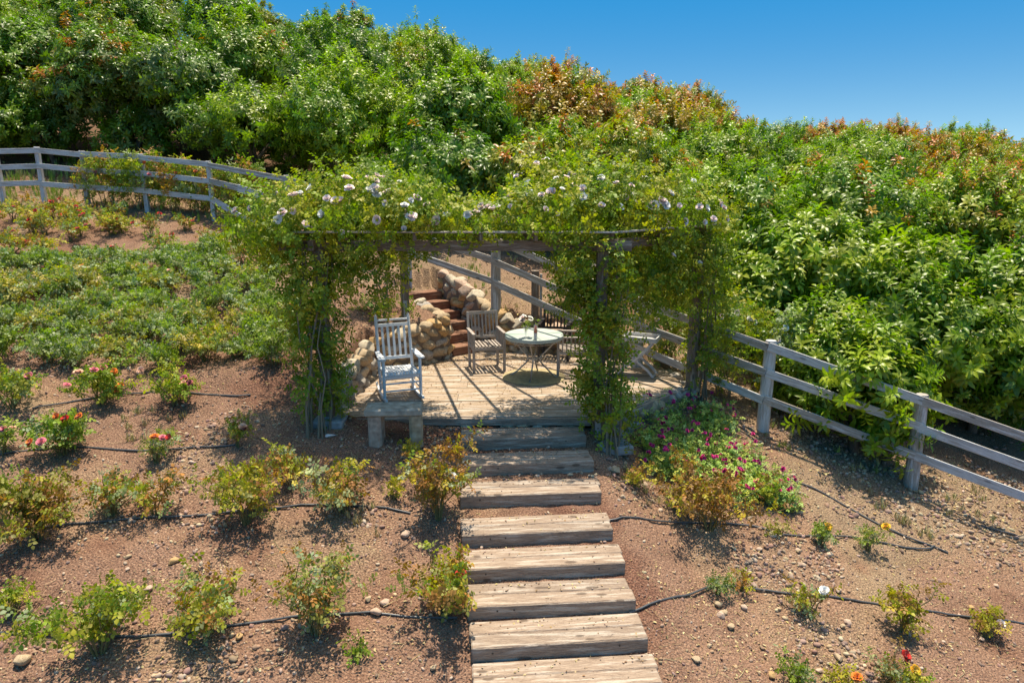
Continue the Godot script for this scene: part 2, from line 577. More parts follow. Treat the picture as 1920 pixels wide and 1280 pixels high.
func bloom_mesh(seed_: int, open := 1.0) -> ArrayMesh:
	var r := RandomNumberGenerator.new()
	r.seed = seed_
	var s := Shape.new()
	for ring in [[7, 0.5, 1.35, 0.46], [7, 0.46, 1.0, 0.44], [6, 0.40, 0.65, 0.38], [5, 0.32, 0.35, 0.30], [4, 0.24, 0.1, 0.22]]:
		for k in ring[0]:
			var a: float = TAU * (k + r.randf_range(-0.2, 0.2)) / ring[0] + ring[1] * 9.0
			var o := Vector3(cos(a), 0, sin(a))
			var side := Vector3(-sin(a), 0, cos(a))
			var tilt: float = ring[2] * open * r.randf_range(0.8, 1.15)
			var dir := o * sin(tilt) + Vector3.UP * cos(tilt)
			var inn := Vector3.UP * sin(tilt) - o * cos(tilt)
			var L: float = ring[1] * r.randf_range(0.9, 1.1)
			var w: float = ring[3]
			var at := Vector3(0, -0.1, 0)
			var a0 := s.point(at, inn)
			var a1 := s.point(at + dir * L * 0.6 + side * w * 0.5 + inn * 0.06, (inn - side * 0.4).normalized())
			var a2 := s.point(at + dir * L * 0.55 - inn * 0.05, inn)
			var a3 := s.point(at + dir * L * 0.6 - side * w * 0.5 + inn * 0.06, (inn + side * 0.4).normalized())
			var a4 := s.point(at + dir * L * 0.96 + side * w * 0.28 - inn * 0.05, (inn + dir * 0.5).normalized())
			var a5 := s.point(at + dir * L * 0.96 - side * w * 0.28 - inn * 0.05, (inn + dir * 0.5).normalized())
			s.tri(a0, a1, a2); s.tri(a0, a2, a3); s.tri(a1, a4, a2); s.tri(a2, a4, a5); s.tri(a2, a5, a3)
	return s.mesh()

# one rose leaf of five leaflets on a stalk along +y, leaves facing +z
func rose_leaf(s: Shape, T: Transform3D, size: float, r: RandomNumberGenerator, col: Color) -> void:
	var y := T.basis.y.normalized()
	var x := T.basis.x.normalized()
	var z := T.basis.z.normalized()
	var L := 0.085 * size
	for k in 5:
		var along: float = [1.0, 0.72, 0.72, 0.36, 0.36][k]
		var sd: float = [0.0, 1.0, -1.0, 1.0, -1.0][k]
		var dir := (y * (1.0 if k == 0 else 0.45) + x * sd + z * r.randf_range(-0.25, 0.1)).normalized()
		var up := (z + x * r.randf_range(-0.35, 0.35) + y * r.randf_range(-0.2, 0.3)).normalized()
		var q: float = size * [0.046, 0.042, 0.042, 0.034, 0.034][k] * r.randf_range(0.85, 1.15)
		s.leaf(T.origin + y * L * along, dir, up, q, q * 0.74, r.randf_range(0.1, 0.6), 0.18, col, 3)

func rose_spray(seed_: int, leaves: int, long: float, size: float) -> ArrayMesh:
	var r := RandomNumberGenerator.new()
	r.seed = seed_
	var s := Shape.new()
	var p0 := Vector3.ZERO
	var bend := Vector3(r.randf_range(-0.3, 0.3), 1, r.randf_range(-0.3, 0.3))
	for k in leaves:
		var u := (k + 0.6) / leaves
		var p := bend.normalized() * long * u
		var a := k * 2.4 + r.randf_range(-0.5, 0.5)
		var o := Vector3(cos(a), 0, sin(a))
		var dir := (o + Vector3.UP * lerpf(0.2, 0.9, u)).normalized()
		var up := (Vector3.UP - dir * dir.y + o * 0.05).normalized()
		var x := dir.cross(up).normalized()
		rose_leaf(s, Transform3D(Basis(x, dir, x.cross(dir)), p), size, r, Color.WHITE * r.randf_range(0.8, 1.15))
	s.tube([p0, bend.normalized() * long], [0.003, 0.0015], 3, false)
	return s.mesh()

# a tip of an avocado branch: long leaves in a loose whorl round a shoot along +y, drooping
func avocado_spray(seed_: int, leaves: int, long: float) -> ArrayMesh:
	var r := RandomNumberGenerator.new()
	r.seed = seed_
	var s := Shape.new()
	for k in leaves:
		var u := (k + 0.5) / leaves
		var a := k * 2.399 + r.randf_range(-0.3, 0.3)
		var o := Vector3(cos(a), 0, sin(a))
		var rise := lerpf(-0.35, 1.1, u) + r.randf_range(-0.2, 0.2)
		var dir := (o + Vector3.UP * rise).normalized()
		var up := (Vector3.UP - dir * dir.y + Vector3(r.randf_range(-0.4, 0.4), 0.0, r.randf_range(-0.4, 0.4))).normalized()
		var L := r.randf_range(0.12, 0.19) * (1.1 - 0.35 * u)
		s.leaf(Vector3(0, long * (0.25 + 0.75 * u), 0) + o * 0.008, dir, up, L, L * r.randf_range(0.34, 0.44), r.randf_range(0.3, 1.0), r.randf_range(0.12, 0.4), Color.WHITE * r.randf_range(0.75, 1.2), 3)
	s.tube([Vector3.ZERO, Vector3(0, long, 0)], [0.006, 0.003], 3, false)
	return s.mesh()

func tuft_mesh(seed_: int, blades: int, high: float, wide: float, spread: float) -> ArrayMesh:
	var r := RandomNumberGenerator.new()
	r.seed = seed_
	var s := Shape.new()
	for k in blades:
		var a := r.randf() * TAU
		var o := Vector3(cos(a), 0, sin(a))
		var lean := r.randf() * spread
		s.leaf(o * r.randf() * 0.05, (Vector3.UP + o * lean).normalized(), (o - Vector3.UP * 0.1 * lean).normalized() * -1.0 + Vector3.UP * 0.3, high * r.randf_range(0.5, 1.0), wide, -r.randf_range(0.2, 0.9), 0.15, Color.WHITE * r.randf_range(0.8, 1.15), 3)
	return s.mesh()

func make_meshes() -> void:
	G.stones = []
	for k in 9: G.stones.append(stone_mesh(100 + k, 2, 13, 0.5))
	G.rocks = []
	for k in 4: G.rocks.append(stone_mesh(130 + k, 1, 8, 0.45))
	G.pebble = stone_mesh(151, 0, 4, 0.4)
	G.blooms = [bloom_mesh(1, 0.8), bloom_mesh(2, 0.95), bloom_mesh(3, 0.65)]
	G.avo = [avocado_spray(1, 13, 0.16), avocado_spray(2, 15, 0.2), avocado_spray(3, 12, 0.13)]
	G.shoot = [avocado_spray(11, 18, 0.42), avocado_spray(12, 9, 0.1), avocado_spray(13, 22, 0.5)]
	G.rose = [rose_spray(4, 5, 0.2, 1.15), rose_spray(5, 6, 0.24, 1.15), rose_spray(6, 5, 0.18, 1.2)]
	G.bushleaf = [rose_spray(7, 3, 0.09, 0.92), rose_spray(8, 3, 0.1, 0.9)]
	G.tuft = tuft_mesh(9, 14, 0.3, 0.014, 0.6)
	G.herb = tuft_mesh(10, 16, 0.2, 0.018, 0.8)
	var l := Shape.new()
	l.leaf(Vector3(0, 0, -0.5), Vector3(0, 0.1, 1).normalized(), Vector3.UP, 1.0, 0.5, 0.8, 0.35, Color.WHITE, 3)
	G.fallen = l.mesh()
	var w := Shape.new()
	w.tube([Vector3(-0.5, 0, 0), Vector3(0, 0.05, 0.04), Vector3(0.5, 0, 0)], [0.02, 0.02, 0.012], 3, false)
	G.straw = w.mesh()

# ------------------------------------------------------------------ the setting
func make_ground() -> void:
	var xs := []
	var x := -150.0
	while x < 150.0:
		xs.append(x)
		var a := absf(x)
		x += 0.085 if a < 6.5 else (0.15 if a < 11.0 else (0.5 if a < 24.0 else 4.0))
	var ds := []
	var d := -20.0
	while d < 170.0:
		ds.append(d)
		d += 2.0 if d < 2.0 else (0.3 if d < 3.9 else (0.075 if d < 9.5 else (0.11 if d < 15.0 else (0.25 if d < 24.0 else (1.0 if d < 50.0 else 6.0)))))
	var s := Shape.new()
	var w := xs.size()
	var hs := PackedFloat32Array()
	for j in ds.size():
		for k in w:
			hs.append(fine_height(xs[k], ds[j]))
	for j in ds.size():
		for k in w:
			var y := hs[j * w + k]
			var l := maxi(k - 1, 0)
			var r := mini(k + 1, w - 1)
			var b := maxi(j - 1, 0)
			var f := mini(j + 1, ds.size() - 1)
			var gx: float = (hs[j * w + r] - hs[j * w + l]) / (xs[r] - xs[l])
			var gd: float = (hs[f * w + k] - hs[b * w + k]) / (ds[f] - ds[b])
			s.point(Vector3(xs[k], y, -ds[j]), Vector3(-gx, 1, gd).normalized(), Vector2(xs[k], ds[j]), soil_color(xs[k], ds[j]))
	for j in ds.size() - 1:
		for k in w - 1:
			var a := j * w + k
			s.i.append_array([a, a + w, a + 1, a + 1, a + w, a + w + 1])
	tag(shape("ground", s, M.soil), "red-brown dry soil of the sloping rose garden and orchard", "ground", "", "structure")

# how far a point lies beyond the fence (metres, negative on the garden's side)
var fence_line := []

func beyond_fence(x: float, d: float) -> float:
	var p := Vector2(x, d)
	var best := 1e9
	var sign_ := 1.0
	for k in fence_line.size() - 1:
		var a: Vector2 = fence_line[k]
		var b: Vector2 = fence_line[k + 1]
		var q := Geometry2D.get_closest_point_to_segment(p, a, b)
		if q.distance_to(p) < best:
			best = q.distance_to(p)
			sign_ = 1.0 if (b - a).cross(p - a) > 0 else -1.0
	return best * sign_

# the soil's own colour as a factor on its texture: red loam in the beds, pale straw-strewn earth along the fence, leaf mould in the orchard
func soil_color(x: float, d: float) -> Color:
	var red := Color(0.98, 0.84, 0.77)
	var straw := Color(1.22, 1.08, 0.90)
	var mould := Color(0.62, 0.54, 0.44)
	var deep := Color(0.58, 0.40, 0.36)
	var a := n_low.get_noise_2d(x * 1.7 + 40, d * 1.7)
	var b := n_mid.get_noise_2d(x * 0.9 + 7, d * 0.9)
	var c := (red * 0.9).lerp(straw, clampf(0.12 + a * 1.1 + b * 0.7, 0.0, 0.75))
	c = c.lerp(deep, clampf(b * 1.6 - a * 1.0 - 0.12, 0.0, 0.75))
	if d > 7.0:
		var f := beyond_fence(x, d)
		c = c.lerp(straw, 0.65 * smoothstep(-2.2, -0.4, f + a * 1.5) * smoothstep(2.5, 0.6, f))
		c = c.lerp(mould, 0.8 * smoothstep(1.2, 3.0, f + b * 1.5))
	return c

func make_fence() -> void:
	var t := thing("ranch_fence", "long weathered white three-rail fence running down the slope behind the arbour", "fence")
	var bases := [[-150, 392], [-70, 388], [8, 385], [84, 383], [165, 390], [277, 397], [402, 412], [545, 444], [660, 487], [768, 528], [930, 590], [1195, 703], [1430, 805], [1708, 912], [2040, 1042], [2420, 1190]]
	var ps := []
	for b in bases: ps.append(ground_px(b[0], b[1]))
	var tops := []
	for k in ps.size():
		var s := Shape.new()
		s.off = Vector2(rng.randf() * 3, rng.randf() * 3)
		var lean := Vector3(rng.randf_range(-0.03, 0.03), 0, rng.randf_range(-0.03, 0.03))
		if k == 10: lean = Vector3.ZERO
		var top: Vector3 = ps[k] + Vector3(0, 1.38, 0) + lean
		tops.append(top)
		if bases[k][0] > 880 and bases[k][0] < 2500:
			s.tube([ps[k] - Vector3(0, 0.25, 0), ps[k] + Vector3(0, 0.6, 0) + lean * 0.5, top - Vector3(0, 0.01, 0), top], [0.098, 0.092, 0.084, 0.074], 12)
		else:
			s.bar(ps[k] - Vector3(0, 0.25, 0), top, 0.1, 0.1, Vector3(0, 0, 1), 0.008)
		shape("post", s, M.fence_paint if k % 3 != 1 else M.fence_bare, t)
	# rails are nailed to the garden side of the posts
	for k in ps.size() - 1:
		var a: Vector3 = ps[k]
		var b: Vector3 = ps[k + 1]
		var along := (b - a).normalized()
		var flat_ := Vector3(along.x, 0, along.z).normalized()
		var face := Vector3(-flat_.z, 0, flat_.x)
		if face.z < 0: face = -face
		var levels := [1.30, 0.92, 0.51]
		for l in 3:
			if k == 6 and l > 0: continue
			var s := Shape.new()
			s.off = Vector2(rng.randf() * 3, rng.randf() * 3)
			var o := face * (0.102 if bases[k][0] > 880 else 0.066) + Vector3(0, levels[l], 0)
			var j0 := Vector3(0, rng.randf_range(-0.015, 0.015), 0)
			var j1 := Vector3(0, rng.randf_range(-0.015, 0.015), 0)
			s.bar(a + o + j0 - along * 0.02 + face * (0.002 * (k % 2)), b + o + j1 + along * 0.02 + face * (0.002 * (k % 2)), 0.024, 0.125, Vector3.UP, 0.004)
			shape("rail", s, M.fence_bare if k in [7, 8, 9, 10] or (k > 4 and (k * 3 + l) % 5 > 2) else M.fence_paint, t)
		if k == 6:      # a span that has come apart
			var o1 := face * 0.066 + Vector3(0, 0.92, 0)
			var m1 := a.lerp(b, 0.72) + o1 + Vector3(0, -0.1, 0)
			var s1 := Shape.new()
			s1.bar(a + o1, a.lerp(b, 0.42) + o1 + Vector3(0, -0.03, 0), 0.024, 0.145)
			shape("rail", s1, M.fence_bare, t)
			var s2 := Shape.new()
			s2.bar(a.lerp(b, 0.40) + o1 + face * 0.026 + Vector3(0, -0.03, 0), m1 + face * 0.026, 0.024, 0.18)
			shape("rail", s2, M.fence_paint, t)
			var o2 := face * 0.068 + Vector3(0, 0.51, 0)
			var q := [a + o2, a.lerp(b, 0.24) + o2 + Vector3(0, -0.16, 0), a.lerp(b, 0.52) + o2 + Vector3(0, -0.34, 0), a.lerp(b, 0.8) + o2 + Vector3(0, -0.36, 0)]
			for j in 3:
				var s3 := Shape.new()
				s3.off = Vector2(j * 0.7, j * 0.2)
				s3.bar(q[j] + face * 0.003 * j, q[j + 1] + face * 0.003 * j, 0.03, 0.15, (Vector3.UP + face * 0.5 * j).normalized())
				shape("rail", s3, M.peeling_paint if j > 0 else M.fence_paint, t).set_meta("label", "sagging broken rail with peeling paint")
	# a short bare post let in under the middle rail
	var p := ground_px(1003, 602)
	var sp := Shape.new()
	sp.bar(p - Vector3(0, 0.2, 0), p + Vector3(0, 0.86, 0), 0.14, 0.14, Vector3(0, 0, 1))
	shape("post", sp, M.arbour_wood, t)
	var sq := Shape.new()
	sq.bar(p + Vector3(0.105, -0.1, 0.03), p + Vector3(0.105, 0.8, 0.03), 0.05, 0.05, Vector3(0, 0, 1))
	shape("batten", sq, M.fence_bare, t)

func make_deck() -> void:
	var t := thing("timber_deck", "low sunlit timber deck of wide pale planks under the arbour", "deck")
	var row := 8.78
	var k := 0
	while row < 12.5:
		var near := row + 0.004
		var far := minf(row + 0.322, 12.55)
		var cut := func(d: float) -> Vector2:
			var hit := []
			for j in deck.size():
				var a := deck[j]
				var b := deck[(j + 1) % deck.size()]
				if (a.y - d) * (b.y - d) <= 0.0 and absf(a.y - b.y) > 1e-4:
					hit.append(a.x + (b.x - a.x) * (d - a.y) / (b.y - a.y))
			hit.sort()
			return Vector2(hit[0], hit[-1])
		var e0: Vector2 = cut.call(near)
		var e1: Vector2 = cut.call(far)
		var joints: Array = [[-0.78 + 0.05 * sin(k * 2.1)], [-0.75, 1.3], [-0.8], [0.45], [-0.7]][k % 5]
		var cuts := [null]
		for j in joints:
			if j > maxf(e0.x, e1.x) + 0.3 and j < minf(e0.y, e1.y) - 0.3: cuts.append(j)
		cuts.append(null)
		for j in cuts.size() - 1:
			var l0: float = e0.x if cuts[j] == null else cuts[j] + 0.003
			var l1: float = e1.x if cuts[j] == null else cuts[j] + 0.003
			var r0: float = e0.y if cuts[j + 1] == null else cuts[j + 1] - 0.003
			var r1: float = e1.y if cuts[j + 1] == null else cuts[j + 1] - 0.003
			var s := Shape.new()
			s.off = Vector2(rng.randf() * 4, rng.randf() * 4)
			var up := rng.randf_range(-0.006, 0.0)
			s.slab([Vector3(l0, 0, -near), Vector3(r0, 0, -near), Vector3(r1, 0, -far), Vector3(l1, 0, -far)], -0.05, up)
			shape("plank", s, M.deck_board, t)
		row += 0.338
		k += 1
	# edge beams
	var f := Shape.new()
	f.off = Vector2(1.3, 0.4)
	f.bar(Vector3(-2.55, -0.055, -8.735), Vector3(1.22, -0.055, -8.735), 0.07, 0.1)
	shape("edge_beam", f, M.sleeper_old, t)
	var f2 := Shape.new()
	f2.bar(Vector3(1.3, -0.06, -8.76), Vector3(2.76, -0.06, -10.19), 0.05, 0.09)
	shape("edge_beam", f2, M.sleeper_old, t)
	var f3 := Shape.new()
	f3.slab([Vector3(-2.4, 0, -8.86), Vector3(1.15, 0, -8.86), Vector3(2.6, 0, -10.25), Vector3(2.45, 0, -11.5), Vector3(1.5, 0, -12.3), Vector3(-0.5, 0, -12.45), Vector3(-1.2, 0, -12.0), Vector3(-2.4, 0, -11.1)], -0.14, -0.062)
	shape("bearers", f3, M.arbour_wood, t)

# path: Vector4(x, d, foot, top). Stones laid in rough courses on both faces of an earth core.
func make_wall(called: String, label: String, path: Array, size: float, thick: float, mats: Array, seed_: int) -> void:
	var r := RandomNumberGenerator.new()
	r.seed = seed_
	var t := thing(called, label, "stone wall", Vector3.ZERO, 0.0, "field-stone walls round the deck")
	t.set_meta("kind", "thing")
	var core := Shape.new()
	for k in path.size() - 1:
		var a: Vector4 = path[k]
		var b: Vector4 = path[k + 1]
		var dir := Vector2(b.x - a.x, b.y - a.y).normalized()
		var o := Vector2(-dir.y, dir.x) * thick * 0.28
		var v := func(p: Vector4, sgn: float, y: float) -> Vector3: return Vector3(p.x + o.x * sgn, y, -(p.y + o.y * sgn))
		core.flat([v.call(a, 1, a.z), v.call(b, 1, b.z), v.call(b, 1, b.w - size * 0.28), v.call(a, 1, a.w - size * 0.28)], Vector3(o.x, 0, -o.y), [Vector2.ZERO, Vector2.ZERO, Vector2.ZERO, Vector2.ZERO])
		core.flat([v.call(a, -1, a.z), v.call(b, -1, b.z), v.call(b, -1, b.w - size * 0.28), v.call(a, -1, a.w - size * 0.28)], Vector3(-o.x, 0, o.y), [Vector2.ZERO, Vector2.ZERO, Vector2.ZERO, Vector2.ZERO])
		core.flat([v.call(a, 1, a.w - size * 0.28), v.call(b, 1, b.w - size * 0.28), v.call(b, -1, b.w - size * 0.28), v.call(a, -1, a.w - size * 0.28)], Vector3.UP, [Vector2.ZERO, Vector2.ZERO, Vector2.ZERO, Vector2.ZERO])
	shape("mortar", core, M.mortar, t)
	for k in path.size() - 1:
		var a: Vector4 = path[k]
		var b: Vector4 = path[k + 1]
		var L := Vector2(a.x, a.y).distance_to(Vector2(b.x, b.y))
		var dir := Vector2(b.x - a.x, b.y - a.y) / L
		var turn := atan2(dir.y, dir.x)
		var high := (a.w - a.z + b.w - b.z) * 0.5
		var rows := maxi(1, roundi(high / (size * 0.78)))
		for row in rows:
			var along := (0.25 if row % 2 else 0.5) * size
			while along < L + size * 0.2:
				var w := size * r.randf_range(0.8, 1.3)
				var u := clampf(along / L, 0.0, 1.0)
				var foot := lerpf(a.z, b.z, u)
				var top := lerpf(a.w, b.w, u)
				var hh := (top - foot) / rows
				var y := foot + hh * (row + 0.5) + r.randf_range(-0.02, 0.02)
				var at := Vector2(a.x, a.y).lerp(Vector2(b.x, b.y), u)
				var T := Transform3D(Basis(Vector3.UP, turn) * Basis(Vector3(0, 0, 1), r.randf_range(-0.5, 0.5)) * Basis(Vector3.UP, (0.0 if r.randf() < 0.5 else PI)) * Basis.from_scale(Vector3(w * 1.42, maxf(hh, size * 0.7) * r.randf_range(1.32, 1.55), thick * r.randf_range(1.15, 1.45))), Vector3(at.x + r.randf_range(-0.02, 0.02), y, -at.y + r.randf_range(-0.02, 0.02)))
				put("stone", G.stones[r.randi() % G.stones.size()], M[mats[r.randi() % mats.size()]], t, T)
				along += w * 0.92

func make_walls() -> void:
	make_wall("stone_wall", "low rounded field-stone wall beside the white rocking chair", [Vector4(-2.46, 8.95, -0.18, 0.36), Vector4(-2.42, 9.9, -0.12, 0.48), Vector4(-2.36, 11.0, -0.1, 0.54)], 0.27, 0.28, ["stone_tan", "stone_grey", "stone_tan", "stone_pale"], 5)
	make_wall("stone_wall", "tall curved pier of rounded field stones at the foot of the red stair", [Vector4(-2.28, 11.08, -0.1, 0.58), Vector4(-1.8, 11.5, -0.1, 0.68), Vector4(-1.3, 11.86, -0.1, 0.74), Vector4(-1.18, 12.05, -0.1, 0.76), Vector4(-1.48, 12.43, -0.05, 0.84), Vector4(-1.82, 12.86, 0.1, 0.96)], 0.225, 0.25, ["stone_tan", "stone_ochre", "stone_pale", "stone_tan", "stone_grey"], 6)
	make_wall("stone_wall", "ochre field-stone wall climbing along the red stair behind the slatted chair", [Vector4(2.25, 11.95, -0.1, 0.36), Vector4(1.35, 12.38, -0.1, 0.46), Vector4(0.2, 12.48, -0.1, 0.58), Vector4(-0.27, 12.62, -0.05, 0.76), Vector4(-0.66, 13.08, 0.2, 1.0), Vector4(-1.04, 13.56, 0.45, 1.2), Vector4(-1.48, 14.12, 0.7, 1.36)], 0.255, 0.28, ["stone_ochre", "stone_rose", "stone_ochre", "stone_tan", "stone_pale"], 7)
	make_wall("stone_wall", "shaded grey field-stone wall holding up the deck beside the pink flowers", [Vector4(1.36, 8.92, -0.42, -0.03), Vector4(2.05, 9.6, -0.5, -0.03), Vector4(2.78, 10.32, -0.58, -0.02), Vector4(2.7, 11.3, -0.5, -0.03)], 0.26, 0.24, ["stone_grey", "stone_tan", "stone_grey"], 8)
	make_wall("stone_wall", "row of small flat stones under the deck's front beam", [Vector4(-2.3, 8.76, -0.24, -0.115), Vector4(-0.6, 8.76, -0.24, -0.115), Vector4(1.2, 8.76, -0.24, -0.115)], 0.2, 0.16, ["stone_grey", "stone_tan", "slab_grey"], 9)

func make_steps() -> void:
	var order := ["first", "second", "third", "fourth", "fifth", "sixth", "seventh", "eighth"]
	for k in treads.size():
		var tr: Array = treads[k]
		var t := thing("timber_step", "%s weathered timber step down from the deck" % order[k], "step", Vector3(tr[2], tr[1], -tr[0]), deg_to_rad(4.8 + 0.6 * sin(k * 2.3)), "timber steps climbing to the deck")
		var wide := 1.63 + 0.02 * sin(k * 5.0)
		for j in 2:
			var s := Shape.new()
			s.off = Vector2(rng.randf() * 4, rng.randf() * 4)
			s.box(Transform3D(Basis(Vector3.RIGHT, rng.randf_range(-0.02, 0.02)), Vector3(rng.randf_range(-0.02, 0.02), -0.085 + rng.randf_range(-0.004, 0.002), -0.098 - j * 0.193)), Vector3(wide + rng.randf_range(-0.015, 0.015), 0.17, 0.189), 0.012)
			var timber := shape("timber", s, M.sleeper_old if (k + j) % 3 == 0 else M.sleeper, t)
			if j == 0:      # dark discs on the front face, painting the shade inside holes
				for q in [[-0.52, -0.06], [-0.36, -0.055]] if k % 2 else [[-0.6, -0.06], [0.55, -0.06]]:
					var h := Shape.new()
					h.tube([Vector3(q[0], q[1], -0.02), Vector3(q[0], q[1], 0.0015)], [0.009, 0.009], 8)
					shape("bolt_and_hole_disc", h, M.bolt_and_hole_iron, timber)

func make_stair() -> void:
	var t := thing("stone_stair", "narrow stair of red-brown timbers climbing between stone walls behind the deck", "stair")
	var side := Vector2(STAIR_DIR.y, -STAIR_DIR.x)
	for k in 6:
		var c := STAIR + STAIR_DIR * (0.33 * k + 0.12)
		var y := 0.155 * (k + 1)
		for j in 2:
			var q := c + STAIR_DIR * (j * 0.155)
			var s := Shape.new()
			s.off = Vector2(rng.randf() * 4, rng.randf() * 4)
			s.bar(Vector3(q.x - side.x * 0.42, y - 0.08 - j * 0.004, -(q.y - side.y * 0.42)), Vector3(q.x + side.x * 0.42, y - 0.08 - j * 0.004, -(q.y + side.y * 0.42)), 0.15, 0.16)
			shape("timber", s, M.stair_wood, t)

# ------------------------------------------------------------------ plants
func some_dir(r: RandomNumberGenerator) -> Vector3:
	var y := r.randf_range(-1.0, 1.0)
	var a := r.randf() * TAU
	var q := sqrt(1.0 - y * y)
	return Vector3(cos(a) * q, y, sin(a) * q)

# a frame whose y axis points along dir, rolled at random
func along(dir: Vector3, at: Vector3, size: float, r: RandomNumberGenerator) -> Transform3D:
	var x := dir.cross(Vector3(0.31, 0.2, 0.93)).normalized()
	var b := Basis(x, dir, x.cross(dir))
	return Transform3D(b * Basis(Vector3.UP, r.randf() * TAU) * Basis.from_scale(Vector3.ONE * size), at)

func tint(c: Color, r: RandomNumberGenerator, spread := 0.22) -> Color:
	var k := 1.0 + r.randf_range(-spread, spread)
	return Color(c.r * k * r.randf_range(0.9, 1.1), c.g * k, c.b * k * r.randf_range(0.85, 1.15))

const AVO := {
	"bright": Color(0.36, 0.44, 0.025), "green": Color(0.215, 0.325, 0.025), "dark": Color(0.12, 0.215, 0.025), "olive": Color(0.38, 0.36, 0.03),
	"flush": Color(0.62, 0.20, 0.025), "bronze": Color(0.50, 0.31, 0.03), "grey": Color(0.22, 0.29, 0.075),
}

# an orchard tree: trunk and limbs, and a crown of lobes covered with leafy shoots
func make_tree(base: Vector3, high: float, rad: float, mix: Array, flush: float, density: float, leaf: float, label: String, group: String, skirt := 0.1) -> void:
	var r := RandomNumberGenerator.new()
	r.seed = hash(Vector2i(roundi(base.x * 100), roundi(base.z * 100)))
	var t := thing("avocado_tree", label, "tree", base, 0.0, group)
	var low := high * skirt
	leaf *= r.randf_range(0.85, 1.2)
	var mid := Vector3(0, (high + low) * 0.5, 0)
	var ell := Vector3(rad, (high - low) * 0.5, rad)
	var lobes := [[mid + Vector3(0, ell.y * 0.15, 0), ell * 0.62, AVO[mix[0]], 0.0]]
	var count := 13 + r.randi() % 5
	for k in count:
		var dir := some_dir(r)
		if dir.y < -0.55: dir.y *= -0.5
		dir = dir.normalized()
		var p := mid + dir * ell * r.randf_range(0.55, 0.74)
		var q := r.randf_range(0.27, 0.46)
		var c: Color = AVO[mix[r.randi() % mix.size()]]
		lobes.append([p, Vector3(rad * q, minf(rad, ell.y) * q * r.randf_range(0.8, 1.1), rad * q), c, r.randf() * flush if dir.y > -0.1 else 0.0])
	# wood
	var s := Shape.new()
	var lean := Vector3(r.randf_range(-0.15, 0.15), 0, r.randf_range(-0.15, 0.15)) * high
	var fork := Vector3(0, high * 0.26, 0) + lean * 0.4
	var w := 0.028 * high + 0.02
	s.tube([Vector3(0, -0.25, 0), Vector3(0, 0.05, 0), fork * 0.5 + Vector3(0.02, 0, 0.02), fork], [w * 1.4, w * 1.15, w, w * 0.85], 8)
	for k in mini(lobes.size(), 8):
		var e: Vector3 = lobes[k][0]
		s.tube([fork - Vector3(0, 0.05, 0), fork.lerp(e, 0.4) + Vector3(r.randf_range(-0.1, 0.1), 0.12, r.randf_range(-0.1, 0.1)), e], [w * 0.62, w * 0.42, w * 0.14], 6)
	shape("trunk", s, M.bark, t)
	# leafy shoots
	var xs := []
	var cs := []
	for l in lobes.size():
		var o: Array = lobes[l]
		var e: Vector3 = o[1]
		var area := 4.0 * PI * pow((pow(e.x * e.y, 1.6) * 2.0 + pow(e.x * e.z, 1.6)) / 3.0, 1.0 / 1.6)
		var n := roundi(area * density * (0.55 if l == 0 else 1.0))
		for k in n:
			var dir := some_dir(r)
			var p: Vector3 = o[0] + dir * e * (r.randf_range(0.55, 0.8) if r.randf() < 0.2 else r.randf_range(0.82, 1.1))
			if p.y < 0.08: continue
			var outw := (p - mid) / ell
			if l > 0 and outw.length() < 0.5: continue
			if dir.dot(outw) < -0.25 and r.randf() < 0.8: continue
			var axis := (dir + Vector3.UP * r.randf_range(0.2, 0.9) + some_dir(r) * 0.35).normalized()
			xs.append(along(axis, p, leaf * r.randf_range(0.75, 1.25), r))
			var c: Color = o[2]
			if o[3] > 0.0 and r.randf() < o[3] * (1.2 if dir.y > 0.2 else 0.35):
				c = AVO.flush if r.randf() < 0.6 else AVO.bronze
			cs.append(tint(c, r, 0.28))
	# a few shoots stand out above the crown
	for k in 10:
		var a := r.randf() * TAU
		var q := r.randf_range(0.1, 0.75)
		var p := mid + Vector3(cos(a) * q * ell.x, ell.y * sqrt(1 - q * q) * r.randf_range(0.98, 1.16), sin(a) * q * ell.z)
		for j in 3:
			xs.append(along((Vector3.UP + some_dir(r) * 0.4).normalized(), p - Vector3(0, j * 0.1, 0), leaf * r.randf_range(0.8, 1.1), r))
			cs.append(tint(AVO[mix[r.randi() % mix.size()]] if r.randf() > flush else AVO.flush, r))
	for k in 3:
		var a := r.randf() * TAU
		var q := r.randf_range(0.0, 0.5)
		var p := mid + Vector3(cos(a) * q * ell.x, ell.y * sqrt(1 - q * q), sin(a) * q * ell.z)
		var up := r.randf_range(0.3, 0.75) * minf(1.0, high / 3.0)
		for j in 4:
			xs.append(along((Vector3.UP + some_dir(r) * 0.35).normalized(), p + Vector3(0.06 * sin(j * 2.0 + k), up * j / 3.0 - 0.1, 0), leaf * r.randf_range(0.7, 1.0), r))
			cs.append(tint(AVO[mix[r.randi() % mix.size()]] if r.randf() > flush * 1.3 else AVO.flush, r))
	var parts := [[[], []], [[], []]]
	for k in xs.size():
		var w2 := 1 if k % 5 < 2 else 0
		parts[w2][0].append(xs[k]); parts[w2][1].append(cs[k])
	many("crown", G.avo[r.randi() % 3], M.avocado_leaf, parts[0][0], parts[0][1], t).set_meta("kind", "stuff")
	many("crown", G.shoot[r.randi() % 3], M.avocado_leaf, parts[1][0], parts[1][1], t).set_meta("kind", "stuff")

